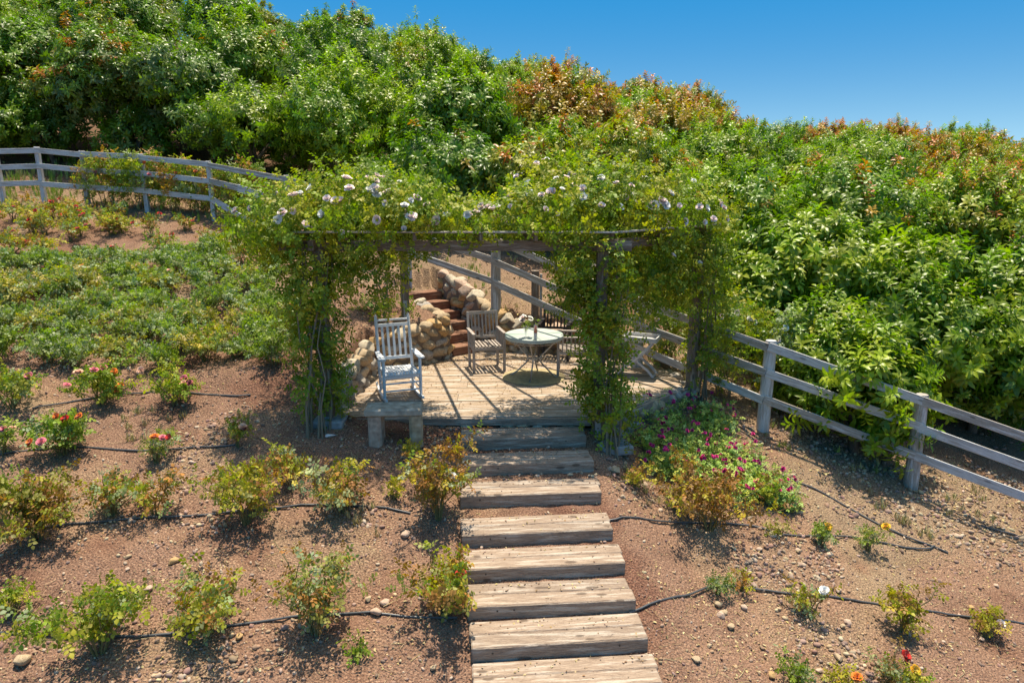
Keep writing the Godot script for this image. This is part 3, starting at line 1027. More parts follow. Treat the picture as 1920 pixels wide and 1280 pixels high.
func make_orchard() -> void:
	var r := RandomNumberGenerator.new()
	r.seed = 77
	var made := []
	# trees that the photograph lets one place: pixel x, distance d, pixel y of the top, radius, mix, flush
	var known := [
		[1625, 9.62, 705, 0.72, ["bright", "green", "bright"], 0.0, "low avocado branches with pale tips growing through the fence rails"],
		[1690, 9.55, 745, 0.55, ["bright", "green"], 0.0, "low spray of avocado leaves hanging over the bottom fence rail"],
		[1580, 9.95, 662, 0.8, ["bright", "green"], 0.0, "bushy young avocado tree leaning on the middle fence rail"],
		[1545, 10.6, 640, 0.85, ["bright", "green"], 0.0, "small avocado tree crowding the fence post next to the blush rose"],
		[1850, 10.9, 640, 1.0, ["green", "bright"], 0.0, "low avocado tree shading the ground behind the lowest fence rails"],
		[1400, 12.4, 560, 1.0, ["bright", "green"], 0.0, "young avocado tree filling the gap behind the arbour's end post"],
		[1475, 12.9, 412, 1.55, ["bright", "green", "bright"], 0.0, "bright glossy avocado tree leaning over the fence right beside the arbour"],
		[1700, 11.9, 470, 1.7, ["bright", "green"], 0.0, "low glossy avocado tree pushing its leaves through the fence rails"],
		[1930, 11.6, 520, 1.6, ["green", "dark", "bright"], 0.0, "dark-leaved avocado tree behind the lowest stretch of fence"],
		[1330, 14.8, 335, 1.7, ["bright", "green", "bright"], 0.05, "yellow-green avocado tree rising directly behind the arbour's end post"],
		[1575, 15.6, 330, 1.9, ["bright", "green"], 0.1, "broad bright avocado tree in the second row beyond the fence"],
		[1800, 15.0, 350, 1.9, ["bright", "green", "olive"], 0.2, ""],
		[805, 17.3, 240, 2.0, ["dark", "green", "green"], 0.05, "dense dark avocado tree standing right behind the arbour roof"],
		[1010, 17.2, 255, 1.9, ["bright", "green", "olive"], 0.15, "avocado tree with yellowing tips behind the middle of the arbour"],
		[1170, 17.2, 240, 2.0, ["green", "bright", "olive"], 0.25, ""],
		[660, 20.5, 130, 2.1, ["bright", "green", "bright"], 0.0, "tall bright green avocado tree above the fence's broken rail"],
		[505, 20.0, 185, 1.9, ["green", "grey", "bright"], 0.0, "grey-green avocado tree with bare limbs showing above the dry bank"],
		[375, 21.6, 90, 2.2, ["grey", "green"], 0.0, "silvery avocado tree shading the grass behind the white fence"],
		[90, 21.6, 40, 2.4, ["green", "grey", "dark"], 0.05, "large avocado tree over the dark hollow behind the fence"],
		[255, 21.5, 60, 2.0, ["grey", "olive", "green"], 0.2, ""],
		[478, 25.5, 35, 1.9, ["green", "bright"], 0.1, "tall avocado tree beside the notch of sky on the hill"],
		[150, 20.6, 258, 0.95, ["green", "dark"], 0.0, "low dark avocado shrub in the hollow behind the upper fence"],
		[300, 20.4, 268, 0.9, ["grey", "green"], 0.0, "low silvery avocado shrub behind the upper fence's roses"],
		[10, 19.6, 215, 1.4, ["dark", "green"], 0.0, "low dark avocado tree close behind the white fence's far end"],
	]
	for a in known:
		var g := depth_px(a[0], 640, a[1])
		var b := Vector3(g.x, slope(g.x, a[1]), -a[1])
		b.y = height(b.x, a[1])
		var top := depth_px(a[0], a[2], a[1]).y
		made.append([b, a[3]])
		var near: bool = a[1] < 14.0
		make_tree(b, maxf(1.6, top - b.y), a[3], a[4], a[5], 20.0 if near else 17.0, 1.0 if near else 1.05, a[6] if a[6] else "avocado tree standing shoulder to shoulder in the orchard beyond the fence", "avocado trees beyond the fence", 0.03)
	# the rest of the orchard, in rows that follow the slope
	var d := 17.5
	var row := 0
	while d < 52.0:
		var step := 3.5 if d < 26.0 else (4.2 if d < 36.0 else 5.5)
		var x := -d * 0.86 - 3.0 + (row % 2) * step * 0.5
		while x < d * 0.86 + 4.0:
			var px := x + r.randf_range(-0.7, 0.7)
			var pd := d + r.randf_range(-0.7, 0.7)
			x += step
			var f := beyond_fence(px, pd)
			if f < 3.0: continue
			var free := true
			for m in made:
				if Vector2(m[0].x, -m[0].z).distance_to(Vector2(px, pd)) < m[1] + 1.1: free = false
			if not free: continue
			var b := Vector3(px, height(px, pd), -pd)
			var at := to_px(b)
			if at.x < -260 or at.x > 2180: continue
			var rad := r.randf_range(1.45, 1.95) * (1.0 if d < 30.0 else 1.25)
			var high := r.randf_range(3.1, 4.1)
			if at.x < 960: high *= lerpf(1.28, 1.0, clampf(at.x / 960.0, 0, 1))
			else: high *= 0.92
			if at.x < 760: rad *= 0.88
			# no crown stands above the tree line of the hill
			var limit := 99.0
			var bump := -12.0 + 64.0 * pow(r.randf(), 1.4)
			for o in [-0.6, 0.0, 0.6]:
				var q := to_px(b + Vector3(o * rad, high, 0))
				limit = minf(limit, depth_px(q.x, skyline(q.x) + bump * (1.0 if d > 22.0 else 2.5), pd).y - b.y)
			high = minf(high, limit / 1.06)
			if high < 1.3: continue
			var fl := 0.0
			var tp := to_px(b + Vector3(0, high * 0.9, 0))
			for q in [[1085, 150, 85, 60], [1270, 205, 110, 45], [1640, 265, 90, 40], [1770, 315, 90, 45], [1480, 300, 60, 40], [1900, 280, 60, 40], [60, 90, 90, 60], [230, 150, 70, 50], [1700, 240, 50, 30]]:
				if Vector2((tp.x - q[0]) / q[2], (tp.y - q[1]) / q[3]).length() < 1.0 and r.randf() < 0.6: fl = r.randf_range(0.35, 0.8)
			if fl == 0.0 and r.randf() < 0.3: fl = r.randf_range(0.05, 0.2)
			var mixes := [["bright", "green"], ["green", "dark", "bright"], ["olive", "green", "bright"], ["grey", "green"], ["dark", "green"]]
			var mix: Array = mixes[r.randi() % 5] if at.x < 700 else mixes[r.randi() % 3]
			if fl > 0.3: mix = ["olive", "green", "bronze"]
			made.append([b, rad * 0.85])
			var tone: String = {"bright": "lime-green", "green": "mid-green", "olive": "olive-yellow", "grey": "silvery green", "dark": "dark green"}[mix[0]]
			var where := "in the front rows beyond the fence" if d < 24.0 else ("halfway up the orchard slope" if d < 34.0 else "on the skyline of the hill")
			var label := "%s avocado tree %s" % [tone, where]
			if fl > 0.3: label = "avocado tree tipped with red-orange young leaves %s" % where
			make_tree(b, high, rad, mix, fl, 16.0 if d < 24.0 else (13.0 if d < 34.0 else 9.0), 1.05 if d < 24.0 else (1.15 if d < 34.0 else 1.4), label, "avocado trees beyond the fence", 0.06)
		d += step * 0.92
		row += 1

# where the tree line stands against the sky: pixel x, pixel y
const SKYLINE := [[-400, -60], [480, -25], [520, 4], [600, -15], [650, 22], [720, 38], [800, 42], [880, 58], [940, 82], [955, 126], [1000, 132], [1040, 114], [1080, 120], [1150, 150], [1250, 176], [1320, 172], [1400, 214], [1460, 215], [1500, 240], [1560, 222], [1640, 236], [1700, 252], [1760, 236], [1810, 212], [1870, 200], [1930, 228], [2400, 230]]

func skyline(px: float) -> float:
	for k in SKYLINE.size() - 1:
		if px < SKYLINE[k + 1][0]:
			return lerpf(SKYLINE[k][1], SKYLINE[k + 1][1], (px - SKYLINE[k][0]) / (SKYLINE[k + 1][0] - SKYLINE[k][0]))
	return 230.0

# ---- roses
const ROSE := {
	"green": Color(0.25, 0.33, 0.03), "lime": Color(0.44, 0.42, 0.035), "deep": Color(0.15, 0.235, 0.028), "sage": Color(0.36, 0.42, 0.20), "yellow": Color(0.54, 0.43, 0.04),
	"rust": Color(0.46, 0.22, 0.06), "brown": Color(0.34, 0.19, 0.06), "straw": Color(0.52, 0.42, 0.18), "olive": Color(0.36, 0.35, 0.08),
}

func place_bloom(t: Node3D, p: Vector3, size: float, m: String, face: Vector3, r: RandomNumberGenerator) -> void:
	put("bloom", G.blooms[r.randi() % 3], M[m], t, along((face + some_dir(r) * 0.4).normalized(), p, size, r))

# foliage filling a set of ellipsoids: [centre, radii, density]
func fill(balls: Array, mix: Array, size: float, r: RandomNumberGenerator, xs: Array, cs: Array, origin: Vector3) -> void:
	for b in balls:
		var e: Vector3 = b[1]
		var area := 4.0 * PI * pow((pow(e.x * e.y, 1.6) + pow(e.x * e.z, 1.6) + pow(e.y * e.z, 1.6)) / 3.0, 1.0 / 1.6)
		for k in roundi(area * b[2]):
			var dir := some_dir(r)
			var p: Vector3 = b[0] + dir * e * (r.randf_range(0.35, 0.8) if r.randf() < 0.35 else r.randf_range(0.8, 1.12))
			var patch := n_mid.get_noise_3dv(p * 1.6)
			var c: Color = ROSE[mix[clampi(int((patch * 1.3 + 0.5 + r.randf_range(-0.3, 0.3)) * mix.size()), 0, mix.size() - 1)]]
			xs.append(along((dir + Vector3.UP * r.randf_range(-0.3, 0.8) + some_dir(r) * 0.6).normalized(), p - origin, size * r.randf_range(0.75, 1.2), r))
			cs.append(tint(c, r, 0.3))

func climber(label: String, base: Vector3, balls: Array, mix: Array, stems: Array, blooms: Array, extra: int, seed_: int) -> void:
	var r := RandomNumberGenerator.new()
	r.seed = seed_
	var t := thing("climbing_rose", label, "climbing rose", base, 0.0, "climbing roses on the arbour")
	var xs := []
	var cs := []
	fill(balls, mix, 1.0, r, xs, cs, base)
	many("foliage", G.rose[seed_ % 3], M.rose_leaf, xs, cs, t).set_meta("kind", "stuff")
	var s := Shape.new()
	for st in stems:
		var ps := []
		var rs := []
		for k in st[0].size():
			ps.append(st[0][k] - base); rs.append(lerpf(st[1], st[1] * 0.5, float(k) / (st[0].size() - 1)))
		s.tube(ps, rs, 6)
	if stems: shape("stems", s, M.old_cane, t)
	for q in blooms:
		# where the line of sight first meets the foliage
		var dir := ray(q[0], q[1])
		var best := 1e9
		var hit := Vector3.ZERO
		var face := Vector3.UP
		for b in balls:
			var o: Vector3 = (Vector3(0, EYE, 0) - b[0]) / b[1]
			var v: Vector3 = dir / b[1]
			var bb := o.dot(v)
			var disc := bb * bb - v.dot(v) * (o.dot(o) - 1.35)
			if disc > 0.0:
				var tt := (-bb - sqrt(disc)) / v.dot(v)
				if tt > 0 and tt < best:
					best = tt
					hit = Vector3(0, EYE, 0) + dir * tt
					face = ((hit - b[0]) / b[1]).normalized()
		if best < 1e8:
			place_bloom(t, hit - base, (q[2] if q.size() > 2 else 0.12) * r.randf_range(0.85, 1.1), "petal_blush" if r.randf() < 0.7 else "petal_white", (face + Vector3.UP * 0.6).normalized(), r)
	for k in extra:
		var b: Array = balls[r.randi() % balls.size()]
		if b[0].y < 2.4: continue
		var dir := some_dir(r)
		dir.y = absf(dir.y) * 0.7 + 0.2
		dir.z = absf(dir.z)
		dir = dir.normalized()
		place_bloom(t, b[0] + dir * b[1] * 1.15 - base, r.randf_range(0.07, 0.125), "petal_blush" if r.randf() < 0.7 else "petal_white", dir, r)

func wavy(a: Vector3, b: Vector3, sway: float, r: RandomNumberGenerator) -> Array:
	var ps := []
	for k in 7:
		var u := k / 6.0
		ps.append(a.lerp(b, u) + Vector3(r.randf_range(-1, 1), 0, r.randf_range(-1, 1)) * sway * sin(PI * u))
	return ps

func B(x: float, y: float, d: float, rx: float, ry: float, rd: float, n := 40.0) -> Array:
	return [Vector3(x, y, -d), Vector3(rx, ry, rd), n]

func make_climbers() -> void:
	var r := RandomNumberGenerator.new()
	r.seed = 501
	# the rose on the post next to the rocking chair, and the roof over it
	var g := ground_px(598, 815)
	var st := []
	for k in 9:
		var a := g + Vector3(r.randf_range(-0.16, 0.14), -0.05, r.randf_range(-0.1, 0.12))
		st.append([wavy(a, Vector3(-2.5 + r.randf_range(-0.25, 0.3), 2.3, -8.7 + r.randf_range(-0.2, 0.15)), 0.12, r), r.randf_range(0.009, 0.02)])
	climber("climbing rose with pale pink blooms covering the post next to the rocking chair", g,
		[B(-2.72, 2.62, 8.85, 0.72, 0.38, 0.6), B(-2.0, 2.76, 9.0, 0.72, 0.42, 0.7), B(-1.45, 2.68, 8.9, 0.62, 0.36, 0.65), B(-3.0, 2.45, 8.9, 0.45, 0.3, 0.45), B(-1.05, 2.62, 8.8, 0.5, 0.2, 0.45), B(-1.75, 2.72, 9.65, 0.7, 0.34, 0.55), B(-2.5, 2.66, 9.6, 0.6, 0.34, 0.55), B(-1.3, 2.6, 9.5, 0.5, 0.28, 0.4),
		B(-2.55, 2.05, 8.68, 0.34, 0.38, 0.28, 66), B(-2.05, 2.12, 8.75, 0.36, 0.26, 0.24), B(-1.6, 2.2, 8.8, 0.36, 0.18, 0.2), B(-2.58, 1.55, 8.68, 0.28, 0.40, 0.26, 66), B(-2.56, 1.05, 8.66, 0.25, 0.40, 0.24, 66), B(-2.52, 0.6, 8.62, 0.21, 0.36, 0.21, 62), B(-2.5, 0.25, 8.6, 0.2, 0.22, 0.2, 45), B(-1.75, 1.85, 8.85, 0.16, 0.28, 0.16, 40), B(-3.2, 2.38, 8.8, 0.3, 0.22, 0.3)],
		["green", "lime", "green", "green", "lime"], st,
		[[608, 310, 0.14], [650, 334, 0.15], [655, 352, 0.14], [690, 335], [705, 340, 0.12], [612, 372], [628, 378, 0.15], [638, 376, 0.14], [550, 366, 0.15], [562, 364, 0.14], [582, 353, 0.13], [573, 420, 0.12], [529, 398, 0.13], [604, 402, 0.13], [642, 434, 0.1], [692, 357], [700, 354, 0.15], [706, 361, 0.14], [727, 360, 0.15], [737, 359], [707, 412, 0.14], [759, 385, 0.13], [771, 406, 0.15], [782, 371, 0.12], [780, 318, 0.12], [785, 336, 0.1], [720, 333, 0.1], [757, 428, 0.08], [520, 412, 0.12], [515, 362, 0.1]], 60, 601)
	# the rose that runs along the middle of the roof
	g = ground_px(1150, 852)
	st = []
	for k in 10:
		var a := g + Vector3(r.randf_range(-0.1, 0.1), -0.05, r.randf_range(-0.08, 0.1))
		st.append([wavy(a, Vector3(1.2 + r.randf_range(-0.3, 0.35), r.randf_range(1.2, 2.3), -8.65 + r.randf_range(-0.2, 0.1)), 0.08, r), r.randf_range(0.008, 0.019)])
	climber("climbing rose with yellow-green shoots covering the post beside the timber steps", g,
		[B(-0.45, 2.6, 8.8, 0.62, 0.17, 0.45), B(0.2, 2.64, 8.95, 0.65, 0.26, 0.6), B(0.85, 2.72, 9.1, 0.68, 0.42, 0.7), B(1.35, 2.78, 9.3, 0.6, 0.44, 0.7), B(0.55, 2.95, 9.7, 0.6, 0.4, 0.5, 40), B(1.2, 3.0, 9.8, 0.6, 0.36, 0.5, 40),
		B(1.0, 2.1, 8.62, 0.42, 0.34, 0.28, 62), B(1.1, 1.62, 8.6, 0.36, 0.40, 0.27, 66), B(1.16, 1.1, 8.58, 0.3, 0.40, 0.26, 66), B(1.14, 0.62, 8.55, 0.25, 0.32, 0.23, 62), B(1.26, 0.28, 8.5, 0.27, 0.24, 0.25, 70), B(1.36, 0.02, 8.48, 0.2, 0.2, 0.2, 36), B(0.72, 1.6, 8.7, 0.2, 0.2, 0.18, 36)],
		["green", "lime", "green", "green", "lime"], st,
		[[958, 367, 0.14], [993, 362, 0.11], [968, 330, 0.11], [989, 343, 0.12], [1062, 333, 0.12], [1077, 348, 0.1], [1092, 354, 0.13], [1054, 355, 0.1], [1155, 344, 0.12], [902, 387, 0.14], [914, 388, 0.13], [925, 392, 0.14], [932, 389, 0.12], [893, 398, 0.12], [880, 400, 0.12], [857, 384, 0.11], [818, 413, 0.14], [808, 421, 0.13], [810, 433, 0.12], [822, 402, 0.11], [838, 403, 0.1], [1128, 386, 0.12], [1015, 365, 0.1], [1165, 388, 0.1]], 50, 602)
	# the rose over the far end of the arbour
	g = ground_px(1318, 752)
	st = []
	for k in 6:
		st.append([wavy(g + Vector3(r.randf_range(-0.08, 0.08), -0.05, r.randf_range(-0.08, 0.08)), Vector3(2.95 + r.randf_range(-0.2, 0.2), 2.2, -10.1 + r.randf_range(-0.2, 0.2)), 0.1, r), r.randf_range(0.009, 0.02)])
	climber("climbing rose hanging over the arbour's end post above the pink flowers", g,
		[B(1.85, 2.72, 9.55, 0.62, 0.4, 0.6), B(2.35, 2.68, 9.85, 0.6, 0.42, 0.55), B(2.85, 2.5, 10.1, 0.42, 0.32, 0.4), B(1.7, 2.0, 9.3, 0.45, 0.42, 0.28, 55), B(2.1, 1.75, 9.6, 0.42, 0.5, 0.26, 50), B(2.55, 1.95, 10.0, 0.36, 0.45, 0.3, 55),
		B(3.0, 1.7, 10.15, 0.25, 0.5, 0.26, 50), B(3.06, 1.05, 10.2, 0.22, 0.5, 0.24, 45), B(3.02, 0.45, 10.2, 0.2, 0.35, 0.2, 40), B(2.2, 1.5, 9.9, 0.34, 0.25, 0.25, 40), B(3.3, 0.7, 10.1, 0.22, 0.4, 0.22, 35)],
		["green", "lime", "green", "green", "lime"], st,
		[[1254, 328, 0.12], [1264, 318, 0.13], [1298, 327, 0.12], [1243, 376, 0.14], [1250, 385, 0.14], [1223, 385, 0.14], [1228, 384, 0.12], [1274, 386, 0.1], [1312, 389, 0.14], [1325, 391, 0.12], [1284, 415, 0.13], [1339, 410, 0.12], [1358, 389, 0.1], [1321, 416, 0.1], [1217, 584, 0.1], [1313, 493, 0.09], [1290, 588, 0.08], [1262, 479, 0.1]], 36, 603)
	# a young one on the back post
	g = ground_px(722, 588)
	st = []
	for k in 7:
		st.append([wavy(g + Vector3(r.randf_range(-0.08, 0.08), -0.05, 0), g + Vector3(r.randf_range(-0.35, 0.3), r.randf_range(0.9, 1.7), r.randf_range(-0.1, 0.2)), 0.06, r), 0.011])
	climber("sparse climbing rose with bare canes at the arbour's back post", g,
		[[g + Vector3(-0.15, 1.35, 0.0), Vector3(0.32, 0.4, 0.25), 26], [g + Vector3(-0.05, 0.1, 0.1), Vector3(0.42, 0.14, 0.3), 34], [g + Vector3(-0.05, 1.75, 0.1), Vector3(0.3, 0.25, 0.25), 30]],
		["green", "lime", "deep"], st, [], 0, 604)
	# roses trained along the fence
	var k := 0
	for a in [[195, 390, 1.0, 0.62], [255, 395, 1.05, 0.5], [322, 400, 1.05, 0.55], [375, 404, 0.9, 0.4], [440, 413, 1.05, 0.6], [515, 430, 0.85, 0.5], [1360, 748, 1.3, 0.5], [1480, 775, 1.25, 0.55], [1248, 690, 0.9, 0.4], [1082, 590, 1.0, 0.38]]:
		var p := ground_px(a[0], a[1]) + Vector3(0, 0, -0.15)
		var t := thing("fence_rose", "rose bush growing up through the upper white fence rails" if a[0] < 900 else "blush rose scrambling over the fence rails next to the arbour", "rose bush", p, 0.0, "roses trained on the fence")
		var xs := []
		var cs := []
		var rr: float = a[3]
		var hh: float = a[2]
		fill([[p + Vector3(0, hh * 0.72, 0), Vector3(rr, hh * 0.36, 0.3), 60], [p + Vector3(rr * 0.3, hh * 1.05, 0.05), Vector3(rr * 0.9, 0.16, 0.22), 58], [p + Vector3(-rr * 0.3, hh * 0.4, 0), Vector3(rr * 0.5, hh * 0.3, 0.2), 24]], ["green", "lime", "sage", "green", "rust"] if a[0] < 900 else ["green", "lime", "sage"], 1.0, r, xs, cs, p)
		many("foliage", G.rose[k % 3], M.rose_leaf, xs, cs, t).set_meta("kind", "stuff")
		var s := Shape.new()
		for j in 6:
			s.tube(wavy(Vector3(r.randf_range(-0.15, 0.15), -0.05, 0), Vector3(r.randf_range(-rr, rr) * 0.7, hh * r.randf_range(0.7, 1.0), r.randf_range(-0.1, 0.1)), 0.05, r), [0.011, 0.01, 0.009, 0.008, 0.007, 0.006, 0.005], 5)
		shape("stems", s, M.old_cane, t)
		var cols := ["petal_orange", "petal_pink"] if a[0] < 900 else ["petal_blush", "petal_white"]
		for j in (2 if k < 6 else 4):
			place_bloom(t, Vector3(r.randf_range(-rr, rr) * 0.8, hh * r.randf_range(0.85, 1.2), 0.25), 0.12, cols[j % 2], Vector3(0, 0.6, 0.8), r)
		k += 1

# a rose bush in the bed: canes, leaves along them, blooms at their tips
func rose_bush(p: Vector3, high: float, wide: float, canes: int, leaves: int, mix: Array, blooms: Array, label: String, group: String, seed_: int, leaf := 1.0) -> void:
	var r := RandomNumberGenerator.new()
	r.seed = seed_
	var t := thing("rose_bush", label, "rose bush", p, 0.0, group)
	var s := Shape.new()
	var tips := []
	var lines := []
	for k in canes:
		var a := TAU * (k + r.randf_range(-0.35, 0.35)) / canes
		var o := Vector3(cos(a), 0, sin(a))
		var stray := r.randf() < 0.3
		var reach := wide * (r.randf_range(0.9, 1.55) if stray else r.randf_range(0.15, 1.0))
		var h := high * (r.randf_range(0.6, 1.12) if stray else r.randf_range(0.35, 0.9))
		var ps := [o * 0.02 - Vector3(0, 0.05, 0)]
		for j in range(1, 5):
			var u := j / 4.0
			ps.append(o * reach * pow(u, 1.3) + Vector3(r.randf_range(-0.03, 0.03), h * pow(u, 0.85), r.randf_range(-0.03, 0.03)))
		s.tube(ps, [0.009, 0.008, 0.006, 0.005, 0.003], 5)
		lines.append(ps)
		tips.append(ps[4])
		if r.randf() < 0.7:      # a side shoot
			var e: Vector3 = ps[2] + Vector3(r.randf_range(-1, 1) * wide * 0.5, h * r.randf_range(0.2, 0.45), r.randf_range(-1, 1) * wide * 0.5)
			s.tube([ps[2], ps[2].lerp(e, 0.5) + Vector3(0, 0.03, 0), e], [0.005, 0.004, 0.003], 4)
			lines.append([ps[2], ps[2].lerp(e, 0.35), ps[2].lerp(e, 0.5) + Vector3(0, 0.03, 0), ps[2].lerp(e, 0.75), e])
			tips.append(e)
	shape("canes", s, M.cane, t)
	var xs := []
	var cs := []
	for k in leaves:
		var l: Array = lines[r.randi() % lines.size()]
		var u := pow(r.randf(), 0.7) * 3.0 + 0.95
		var j := mini(int(u), 3)
		var q: Vector3 = l[j].lerp(l[j + 1], u - j)
		var o := some_dir(r)
		o.y = absf(o.y) * 0.5
		var c: Color = ROSE[mix[r.randi() % mix.size()]]
		xs.append(along((o + Vector3.UP * 0.25).normalized(), q + o * r.randf_range(0.0, 0.05), leaf * r.randf_range(0.8, 1.35), r))
		cs.append(tint(c, r, 0.3))
	many("foliage", G.bushleaf[seed_ % 2], M.rose_leaf, xs, cs, t).set_meta("kind", "stuff")
	for k in blooms.size():
		var q: Vector3 = tips[k % tips.size()] + Vector3(0, 0.06, 0.03)
		if k >= tips.size(): q += some_dir(r) * 0.08
		place_bloom(t, q, r.randf_range(0.10, 0.13) * (0.5 if p.z > -5.2 else 1.0), "petal_" + blooms[k], Vector3(0, 0.8, 0.5), r)

func make_bushes() -> void:
	var r := RandomNumberGenerator.new()
	r.seed = 909
	var bare := "rose bushes in rows on the bare soil"
	# base pixel, height, half width, canes, leaves, colours, blooms, label
	var list := [
		[185, 1225, 0.62, 0.40, 9, 150, ["olive", "sage", "green", "lime"], [], "leafy green rose bush over the lowest drip hose"],
		[25, 1150, 0.4, 0.26, 6, 60, ["lime", "green"], [], "young bright green rose bush on the lowest drip hose"],
		[392, 1192, 0.56, 0.34, 8, 105, ["sage", "olive", "lime", "rust"], [], "rose bush with pale leaves and a browning side on the lowest drip hose"],
		[592, 1188, 0.72, 0.34, 8, 110, ["olive", "sage", "rust", "olive"], [], "tall thin rose bush with drooping brown-tipped leaves on the lowest drip hose"],
		[832, 1150, 0.66, 0.40, 10, 140, ["rust", "olive", "green", "yellow", "brown"], ["red", "red"], "rose bush with one red bloom leaning onto the timber steps"],
		[70, 1012, 0.72, 0.52, 11, 190, ["olive", "lime", "rust", "olive", "brown"], [], "big yellowing rose bush on the second drip hose"],
		[-30, 985, 0.6, 0.4, 8, 110, ["green", "sage"], [], "green rose bush cut by the frame on the second drip hose"],
		[210, 965, 0.5, 0.34, 7, 60, ["lime", "sage", "rust"], [], "thin yellow-green rose bush beside the big yellowing one"],
		[292, 968, 0.5, 0.28, 5, 42, ["lime", "rust", "sage"], [], "sparse rose bush with few leaves on the second drip hose"],
		[462, 982, 0.68, 0.42, 9, 150, ["olive", "lime", "rust", "yellow"], [], "golden yellow rose bush on the second drip hose"],
		[645, 958, 0.62, 0.40, 9, 130, ["sage", "yellow", "rust", "straw"], [], "pale dusty rose bush in front of the stone bench"],
		[822, 972, 0.78, 0.42, 11, 190, ["rust", "brown", "yellow", "rust", "sage"], ["white"], "rust-brown rose bush with curled leaves beside the upper timber steps"],
		[738, 935, 0.34, 0.16, 4, 26, ["lime", "yellow"], [], "small yellow rose shoot between the pale and the rust-brown bush"],
		[770, 862, 0.3, 0.12, 3, 20, ["yellow", "lime"], [], "small golden shoot under the stone bench"],
		[118, 852, 0.52, 0.36, 9, 140, ["green", "sage", "green"], ["orange", "red", "orange", "pink", "orange", "orange"], "green rose bush with bright orange blooms on the third drip hose"],
		[5, 850, 0.4, 0.3, 6, 70, ["green", "sage"], ["pink", "peach", "pink"], "rose bush with salmon pink blooms beside the orange-flowered one"],
		[293, 866, 0.42, 0.30, 7, 80, ["green", "sage", "straw"], ["red", "pink", "orange"], "small rose bush with a red bloom and dry stalks on the third drip hose"],
		[446, 836, 0.44, 0.24, 6, 55, ["green", "lime", "rust"], ["peach", "pink"], "small peach-flowered rose bush at the end of the third drip hose"],
		[190, 758, 0.56, 0.36, 9, 120, ["green", "lime", "green"], ["orange", "orange", "pink", "orange", "peach", "pink", "pink"], "rose bush with orange and pink blooms on the uppermost drip hose"],
		[22, 765, 0.5, 0.4, 8, 130, ["sage", "green", "lime"], ["pink"], "rounded green rose bush with a single pink bloom on the uppermost drip hose"],
		[328, 758, 0.52, 0.36, 8, 80, ["green", "lime"], ["pink", "orange", "peach", "pink", "peach"], "rose bush with scattered peach blooms on the uppermost drip hose"],
		[1330, 992, 0.74, 0.52, 11, 190, ["brown", "rust", "yellow", "rust", "brown"], [], "large half-dead rose bush with crisp brown leaves beside the pink flowers"],
		[1268, 955, 0.4, 0.34, 6, 60, ["yellow", "rust", "lime"], ["blush", "blush"], "low yellow rose bush with a pale bloom beside the half-dead bush"],
		[1190, 912, 0.26, 0.3, 6, 50, ["lime", "yellow", "rust"], [], "low yellowing rose by the round cobble near the steps"],
		[1432, 945, 0.4, 0.3, 7, 80, ["lime", "green"], [], "low lime green bush under the magenta flowers"],
		[1348, 1112, 0.26, 0.13, 5, 34, ["sage", "green"], [], "tiny grey-green rose shoot on the raised hose"],
		[1388, 1106, 0.24, 0.1, 4, 18, ["rust", "lime"], [], "tiny brown rose shoot beside the grey-green one on the raised hose"],
		[1460, 1003, 0.26, 0.12, 4, 22, ["lime", "straw"], [], "tiny pale shoot on the hose below the magenta flowers"],
		[1540, 1020, 0.34, 0.2, 6, 48, ["sage", "green"], ["yellow"], "small rose bush with one orange-yellow bloom on the far hose"],
		[1628, 1032, 0.34, 0.2, 6, 48, ["sage", "green", "straw"], ["yellow"], "small rose bush with one lemon-yellow bloom on the far hose"],
		[1515, 1155, 0.42, 0.24, 6, 60, ["lime", "sage", "brown"], ["white"], "small rose bush with one white bloom on the raised hose"],
		[1692, 1185, 0.5, 0.3, 7, 70, ["yellow", "brown", "lime"], [], "straggly yellow rose bush with brown lower leaves on the raised hose"],
		[1848, 1192, 0.36, 0.3, 6, 60, ["yellow", "brown", "lime"], ["blush"], "low straggly rose bush at the end of the raised hose"],
		[1492, 1292, 0.36, 0.24, 6, 60, ["sage", "green"], [], "pale green rose shoot under the raised hose at the bottom of the bed"],
		[1568, 1296, 0.28, 0.14, 5, 34, ["yellow", "lime"], ["orange"], "bright yellow rose shoot with one orange bloom at the bottom of the bed"],
		[1668, 1285, 0.42, 0.3, 6, 40, ["sage", "brown"], ["red"], "thin arching rose shoot with a dark red bud at the bottom of the bed"],
		[1705, 1300, 0.26, 0.18, 5, 40, ["green", "lime"], ["yellow"], "small rose bush with a yellow bud at the bottom of the bed"],
		[665, 1225, 0.12, 0.12, 4, 14, ["green"], [], "small green seedling in bare soil below the tall thin rose"],
		[545, 905, 0.5, 0.24, 5, 44, ["lime", "rust", "sage"], [], "loose rose cane behind the golden yellow bush"],
	]
	var n := 0
	for a in list:
		var small: bool = a[2] < 0.45
		rose_bush(ground_px(a[0], a[1]), a[2] * (0.8 if small else 1.0), a[3] * (0.75 if small else 1.0), a[4], roundi(a[5] * (0.7 if small else 0.98)), a[6], a[7], a[8], bare, 3000 + n, 0.72 if small else 1.0)
		n += 1
	# the thick bed: one bush next to the other
	var bed := PackedVector2Array([Vector2(-160, 505), Vector2(150, 490), Vector2(260, 472), Vector2(430, 482), Vector2(520, 520), Vector2(566, 600), Vector2(560, 690), Vector2(430, 678), Vector2(300, 690), Vector2(120, 712), Vector2(-160, 730)])
	var sparse := PackedVector2Array([Vector2(-160, 412), Vector2(235, 405), Vector2(245, 445), Vector2(180, 480), Vector2(-160, 495)])
	var d := 9.8
